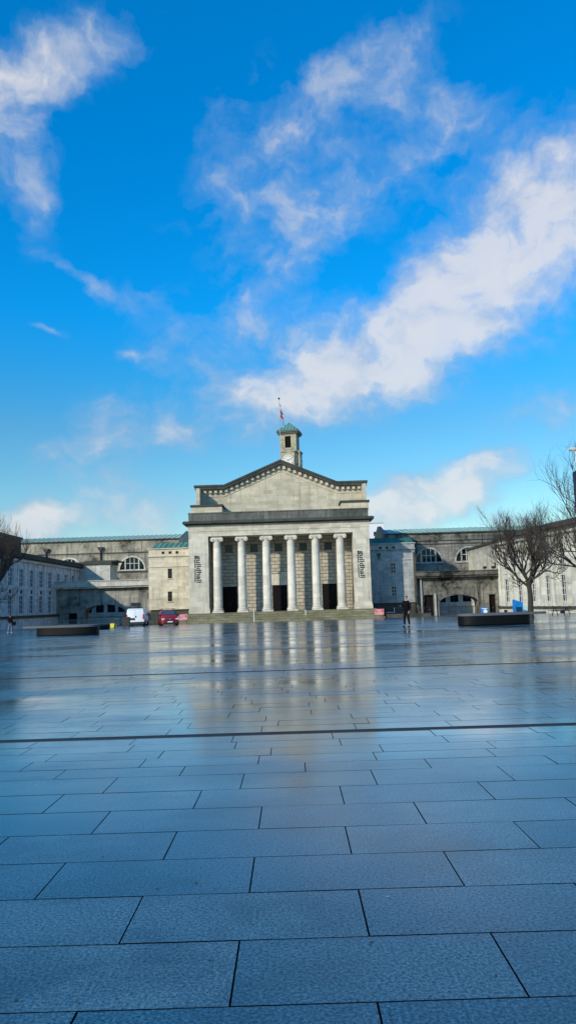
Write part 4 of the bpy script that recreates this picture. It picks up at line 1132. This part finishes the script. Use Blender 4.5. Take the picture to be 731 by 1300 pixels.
def person(label, loc, rz, legs, arms, upper, lower, haircol, height=1.75, long_hair=False, shoes='black_cloth'):
    """Local space faces -y. legs: per side (knee, ankle); arms: per side (elbow, wrist)."""
    k = height / 1.75
    S = lambda p: tuple(c * k for c in p)
    t = thing('person', label, 'person', loc, rz)
    J = [(0, 0, .95), (0, .01, 1.12), (0, 0, 1.32), (0, 0, 1.44), (0, -.01, 1.52), (0, -.02, 1.60), (0, -.02, 1.68)]
    rad = [(.15, .105), (.13, .09), (.165, .105), (.10, .08), (.052, .052), (.078, .092), (.072, .085)]
    E = [(0, 1), (1, 2), (2, 3), (3, 4), (4, 5), (5, 6)]
    hands = []
    for sx, (kn, an), (el, wr) in ((-1, legs[0], arms[0]), (1, legs[1], arms[1])):
        b = len(J); J += [(sx * .09, 0, .88), kn, an, (an[0], an[1] - .05, .045), (an[0], an[1] - .11, .035)]
        rad += [.085, .056, .036, .028, .02]; E += [(0, b), (b, b + 1), (b + 1, b + 2), (b + 2, b + 3), (b + 3, b + 4)]
        b = len(J); d = [wr[i] - el[i] for i in range(3)]; m_ = math.sqrt(sum(c * c for c in d)); d = [c / m_ for c in d]
        pm = tuple(wr[i] + d[i] * .07 for i in range(3))
        J += [(sx * .175, 0, 1.40), el, wr, pm]; rad += [.058, .043, .028, (.034, .02)]
        E += [(2, b), (b, b + 1), (b + 1, b + 2), (b + 2, b + 3)]
        hands.append((pm, d, sx, wr))
    body = skinned('body', [S(p) for p in J], E, [tuple(c * k for c in (r if isinstance(r, tuple) else (r, r))) for r in rad], M['skin'], t)
    # fingers and facial features are joined to the one body mesh
    bm = bmesh.new(); bm.from_mesh(body.data)
    def add_tube(pts, r):
        q = MB(); q.tube([S(p) for p in pts], [c * k for c in r], 6)
        vs = [bm.verts.new(v) for v in q.v]
        for f in q.f:
            try: bm.faces.new([vs[i] for i in f])
            except ValueError: pass
    for pm, d, sx, wr in hands:
        side = (d[1] * 0 - d[2] * 0 + (0 if abs(d[0]) > .7 else 1), 0 if abs(d[0]) <= .7 else 1, 0)
        for j in range(4):
            o_ = (j - 1.5) * .017; L = (.07, .08, .076, .06)[j]
            s0 = tuple(pm[i] + side[i] * o_ for i in range(3))
            s1 = tuple(s0[i] + d[i] * L * .55 for i in range(3)); s2 = tuple(s1[i] + d[i] * L * .35 + (0, -.02, -.012)[i] for i in range(3))
            add_tube([s0, s1, s2], [.0085, .008, .0065])
        th0 = tuple(wr[i] + d[i] * .02 - side[i] * .025 for i in range(3)); th1 = tuple(th0[i] + d[i] * .04 - side[i] * .022 for i in range(3))
        add_tube([th0, th1, tuple(th1[i] + d[i] * .03 for i in range(3))], [.011, .010, .008])
    add_tube([(0, -.10, 1.655), (0, -.125, 1.62), (0, -.108, 1.61)], [.008, .013, .008])
    for sx in (-1, 1): add_tube([(sx * .078, -.01, 1.66), (sx * .086, -.005, 1.64), (sx * .078, -.01, 1.60)], [.01, .014, .009])
    bm.to_mesh(body.data); bm.free()
    for p_ in body.data.polygons: p_.use_smooth = True
    q = MB()
    for sx in (-1, 1): q.lathe([(.004, k * 1.648), (.011 * k, k * 1.655), (.004, k * 1.662)], (sx * .032 * k, -.104 * k), 8)
    eo = q.build('eyes', M['letter'], None); eo.parent = body
    q = MB(); q.box(-.022 * k, .022 * k, -.106 * k, -.096 * k, 1.583 * k, 1.590 * k); mo = q.build('mouth', M['tail'], None); mo.parent = body
    # jacket
    J2 = [(0, 0, .80), (0, .01, 1.06), (0, 0, 1.33), (0, 0, 1.46)]; r2 = [(.215, .165), (.19, .145), (.195, .135), (.085, .075)]; E2 = [(0, 1), (1, 2), (2, 3)]
    for sx, (el, wr) in ((-1, arms[0]), (1, arms[1])):
        b = len(J2); e3 = tuple(el[i] + (wr[i] - el[i]) * .99 for i in range(3))
        J2 += [(sx * .18, 0, 1.40), el, e3]; r2 += [(.075, .075), (.06, .06), (.044, .044)]; E2 += [(2, b), (b, b + 1), (b + 1, b + 2)]
    skinned('jacket', [S(p) for p in J2], E2, [tuple(c * k for c in r) for r in r2], M[upper], t)
    J3 = [(0, 0, 1.0)]; r3 = [(.18, .14)]; E3 = []
    for sx, (kn, an) in ((-1, legs[0]), (1, legs[1])):
        b = len(J3); an2 = (an[0], an[1], an[2] + .02)
        J3 += [(sx * .09, 0, .86), kn, an2]; r3 += [(.10, .10), (.075, .075), (.058, .058)]; E3 += [(0, b), (b, b + 1), (b + 1, b + 2)]
    skinned('trousers', [S(p) for p in J3], E3, [tuple(c * k for c in r) for r in r3], M[lower], t)
    for kn, an in legs:
        skinned('shoe', [S(p) for p in [(an[0], an[1] + .04, .045), (an[0], an[1] - .06, .045), (an[0], an[1] - .17, .035)]], [(0, 1), (1, 2)], [(.045 * k, .045 * k), (.05 * k, .042 * k), (.04 * k, .03 * k)], M[shoes], t, 1)
    hj = [(0, .02, 1.72), (0, .05, 1.66), (0, .055, 1.58)]; hr_ = [(.088, .085), (.085, .06), (.06, .045)]
    if long_hair: hj.append((0, .09, 1.40)); hr_.append((.08, .04))
    skinned('hair', [S(p) for p in hj], [(i, i + 1) for i in range(len(hj) - 1)], [tuple(c * k for c in r) for r in hr_], M['hair'], t)
    return t
person('person in dark clothes standing with feet apart on the wet square', (6.82, 46.0, zg(46)), R(-50),
       [((-.15, -.02, .48), (-.20, .03, .085)), ((.15, -.03, .48), (.20, -.02, .085))],
       [((-.27, .02, 1.13), (-.20, -.20, 1.16)), ((.27, .03, 1.12), (.25, -.06, .87))], 'black_cloth', 'dark_cloth', 'hair', 1.84)
p2 = person('person in black jacket and light jeans walking at the left edge', (-23.3, 64.5, zg(64.5)), R(150),
       [((-.10, -.10, .48), (-.10, -.04, .09)), ((.10, .02, .48), (.10, .16, .10))],
       [((-.26, .06, 1.12), (-.24, -.08, .90)), ((.26, .04, 1.12), (.25, -.12, .92))], 'black_cloth', 'denim', 'hair', 1.66, True, 'court')
hb = thing('shoulder_bag', 'dark shoulder bag hanging at the side of the person in jeans', 'bag', (-22.98, 64.45, zg(64.5) + .6))
z = zg(64.5)
p = MB(); p.prism([(-23.12, z + .62), (-22.86, z + .62), (-22.82, z + .92), (-23.14, z + .92)], 64.38, 64.5); p.build('body', M['black_cloth'], hb)
p = MB(); p.tube([(-23.1, 64.44, z + .9), (-23.15, 64.42, z + 1.38), (-23.02, 64.46, z + 1.38), (-22.88, 64.44, z + .9)], .014, 5); p.build('strap', M['black_cloth'], hb)

# small fallen leaves and specks on the slabs
# (kept as one object: nobody could count them)
lf = MB(); rnd = random.Random(9)
for k in range(90):
    y = 3.2 + rnd.random() ** 1.3 * 26; x = rnd.uniform(-.42, .42) * y; a = rnd.uniform(0, 6.28); s_ = rnd.uniform(.004, .013)
    lf.f.append([lf.P(x + s_ * cos(a + b) * (1 if j % 2 else .6), y + s_ * sin(a + b), .003 + .002 * (j % 2)) for j, b in enumerate((0, 1.57, 3.14, 4.71))]); lf.mi.append(0 if k % 4 else 1)
o = lf.build('fallen_leaves', [M['bark'], M['concrete']]); o['kind'] = 'stuff'; tag(o, 'scattered specks of leaf and grit on the wet slabs', 'leaves')

# ------------------------------------------------------------------ world: sky and clouds
SUN_EL, SUN_AZ = R(26), R(-139)      # azimuth from +Y, positive towards +X
w = bpy.data.worlds.new('World'); sc.world = w; w.use_nodes = True
nt = w.node_tree; nt.nodes.clear(); n = N(nt)
sky = n('ShaderNodeTexSky'); sky.sky_type = 'NISHITA'; sky.sun_disc = False; sky.sun_elevation = SUN_EL; sky.sun_rotation = SUN_AZ
sky.air_density = 1.0; sky.dust_density = .3; sky.ozone_density = 2.5; sky.altitude = 0
tc = n('ShaderNodeTexCoord').outputs['Generated']
sp = n('ShaderNodeSeparateXYZ', i_0=tc)
az = n.math('MULTIPLY', n.math('ARCTAN2', sp.outputs[0], sp.outputs[1]), 57.2958)
el = n.math('MULTIPLY', n.math('ARCSINE', sp.outputs[2]), 57.2958)
cl = n('ShaderNodeCombineXYZ', i_0=az, i_1=el).outputs[0]
# domain warp
wn = n('ShaderNodeTexNoise'); wn.inputs['Scale'].default_value = .16; wn.inputs['Detail'].default_value = 5; wn.inputs['Roughness'].default_value = .6
nt.links.new(cl, wn.inputs['Vector'])
wv = n('ShaderNodeVectorMath', operation='SUBTRACT', i_0=wn.outputs['Color']); wv.inputs[1].default_value = (.5, .5, .5)
wv2 = n('ShaderNodeVectorMath', operation='MULTIPLY', i_0=wv.outputs[0]); wv2.inputs[1].default_value = (5.0, 4.0, 0)
wc = n('ShaderNodeVectorMath', operation='ADD', i_0=cl, i_1=wv2.outputs[0]).outputs[0]
BL = [(14.5,21.8,6.5,2.6,30,1.3),(5.5,17.0,6.0,2.0,17,1.6),(20,27,4,3,30,.9),(11.0,7.6,3.9,1.2,14,3.0),(-19.6,6.0,3.2,1.2,0,1.2),(-17.5,35.2,4.0,1.3,28,.6),(-16.9,36.0,5.7,1.5,28,1),(-20.0,32.0,2.3,4.2,10,1),(-18.5,28.8,1.2,0.9,0,0.7),(-12.4,37.5,2.4,0.8,0,0.35),(6.7,36.1,5.7,2.0,25,0.6),(13.0,33.4,3.8,2.4,-25,0.62),(-2.6,31.1,5.1,1.9,35,0.5),(4.5,33.0,6.0,3.0,10,.3),(1.3,27.2,4.2,2.1,10,0.85),(7.8,29.6,4.2,1.9,10,0.5),(-3.8,34.8,3.6,1.2,40,0.3),(19.9,25.4,5.0,3.8,25,1.3),(14.5,21.5,7.5,3.0,28,1.3),(7.3,18.6,7.8,3.1,15,1.2),(-0.7,15.2,5.1,2.1,12,1.15),(12.4,24.6,3.5,2.0,30,0.45),(-15.5,23.5,2.3,0.5,-25,0.75),(-10.4,22.4,2.7,1.0,0,0.4),(-7.7,18.4,3.6,2.7,0,0.42),(-13.4,13.2,2.5,2.0,0,0.85),(-8.6,13.0,1.8,1.3,0,0.85),(-11.6,18.7,1.3,0.4,0,0.5),(10.8,7.8,4.8,1.8,12,1.25),(7.3,6.5,3.0,1.5,0,0.7),(-19.1,6.3,3.5,1.2,0,1.2),(-13.6,8.7,4.0,2.3,0,0.55),(-9.7,6.7,4.8,1.5,0,0.7),(-15.6,11.5,3.0,0.9,0,0.35),(19.7,12.7,3.6,1.7,0,0.5),(15.7,5.2,2.7,0.8,0,0.6),(-17.6,19.5,1.1,0.3,0,0.5),(-1.0,23.3,3.0,3.6,20,0.35),(-4.1,20.9,2.4,1.8,0,0.4),
      (40,20,12,5,10,1),(60,30,9,5,0,.8),(-42,18,10,4,0,.9),(-60,28,8,5,0,.7),(90,15,14,5,0,1),(-100,25,12,6,0,.8),(150,22,16,6,0,.9),(-150,14,12,4,0,.8),(30,55,9,6,20,.7),(-40,52,10,5,0,.6)]
acc = None
for (u, v, a, b, ang, wt) in BL:
    mp = n('ShaderNodeMapping'); mp.vector_type = 'TEXTURE'
    mp.inputs['Location'].default_value = (u, v, 0); mp.inputs['Rotation'].default_value = (0, 0, R(ang)); mp.inputs['Scale'].default_value = (a, b, 1)
    nt.links.new(wc, mp.inputs['Vector'])
    dt = n('ShaderNodeVectorMath', operation='DOT_PRODUCT', i_0=mp.outputs[0], i_1=mp.outputs[0]).outputs['Value']
    ex = n.math('EXPONENT', n.math('MULTIPLY', dt, -.9))
    acc = n.math('MULTIPLY_ADD', ex, wt, acc if acc is not None else 0.0)
fb = n.noise(n.scalev(wc, .9, 1.25, 1), .26, 8, .53, 0)
fb2 = n.noise(n.scalev(wc, 1, 1.2, 1), .9, 6, .55, 0)
accs = n.math('SUBTRACT', 1.0, n.math('EXPONENT', n.math('MULTIPLY', acc, -1.15)))
dn = n.math('ADD', n.math('MULTIPLY', accs, 1.15), n.math('MULTIPLY', n.math('SUBTRACT', fb, .5), 1.55))
dn = n.math('ADD', dn, n.math('MULTIPLY', n.math('SUBTRACT', fb2, .5), .45))
gate = n.ramp(acc, [(.02, 0.0), (.3, 1.0)])
dens = n.math('MULTIPLY', n.ramp(n.math('MULTIPLY', dn, .71), [(.12, 0.0), (.32, .22), (.54, .60), (.76, .88), (1.0, .95)]), gate)
bil = n.noise(n.scalev(wc, 1, 1.5, 1), .28, 6, .5, 0)
# sky colour: deepen the Nishita blue
hs = n('ShaderNodeHueSaturation', i_Color=sky.outputs[0]); hs.inputs['Hue'].default_value = .487; hs.inputs['Saturation'].default_value = 1.45; hs.inputs['Value'].default_value = 1.0
# vertical tone: brighter and more cyan at the horizon
elr = n.ramp(n.math('DIVIDE', el, 45.0, clamp=True), [(0.0, (1.1, 1.22, 1.15)), (.10, (1.35, 1.36, 1.25)), (.29, (1.6, 1.45, 1.5)), (.47, (.30, 1.83, 2.3)), (.88, (.0, 2.0, 2.5))])
skyc = n.mix(1.0, hs.outputs[0], elr, 'MULTIPLY')
shade = n.ramp(n.math('ADD', n.math('MULTIPLY', dens, .74), n.math('MULTIPLY', bil, .62)), [(.30, (2.9, 4.7, 7.4)), (.62, (4.4, 5.6, 7.4)), (.80, (6.1, 6.7, 7.7)), (.98, (8.2, 8.2, 8.4))])
low = n.ramp(n.math('DIVIDE', el, 45.0, clamp=True), [(0.0, .95), (1.0, .92)])
skyf = n.mix(n.math('MULTIPLY', dens, .93), skyc, n.mix(1.0, shade, low, 'MULTIPLY'))
bg = n('ShaderNodeBackground', i_Color=skyf); bg.inputs['Strength'].default_value = .1
out = n('ShaderNodeOutputWorld'); nt.links.new(bg.outputs[0], out.inputs['Surface'])
w.cycles.sampling_method = 'MANUAL'; w.cycles.sample_map_resolution = 1024

# sun
sd = bpy.data.lights.new('sun', 'SUN'); sd.energy = 3.75; sd.angle = R(1.0); sd.color = (1.0, .90, .73)
so = bpy.data.objects.new('sun', sd); COL.objects.link(so)
so.rotation_euler = (R(90) - SUN_EL, 0, pi - SUN_AZ)
so.location = (-60, -40, 60)

# ------------------------------------------------------------------ camera
import mathutils
cd = bpy.data.cameras.new('camera'); cam = bpy.data.objects.new('camera', cd); COL.objects.link(cam)
cd.sensor_fit = 'VERTICAL'; cd.sensor_height = 24; cd.lens = 24 * 977 / 1300; cd.clip_end = 6000; cd.clip_start = .1
P_, R_ = R(6.77), R(1.75)
fwd = mathutils.Vector((0, cos(P_), sin(P_))); up0 = mathutils.Vector((0, -sin(P_), cos(P_))); rt0 = mathutils.Vector((1, 0, 0))
up = up0 * cos(R_) + rt0 * sin(R_); rt = rt0 * cos(R_) - up0 * sin(R_)
mat = mathutils.Matrix((rt, up, -fwd)).transposed().to_4x4(); mat.translation = (0, 0, 1.57)
cam.matrix_world = mat
sc.camera = cam
sc.view_settings.view_transform = 'Standard'; sc.view_settings.look = 'None'; sc.view_settings.exposure = 0; sc.view_settings.gamma = 1
sc.cycles.max_bounces = 6
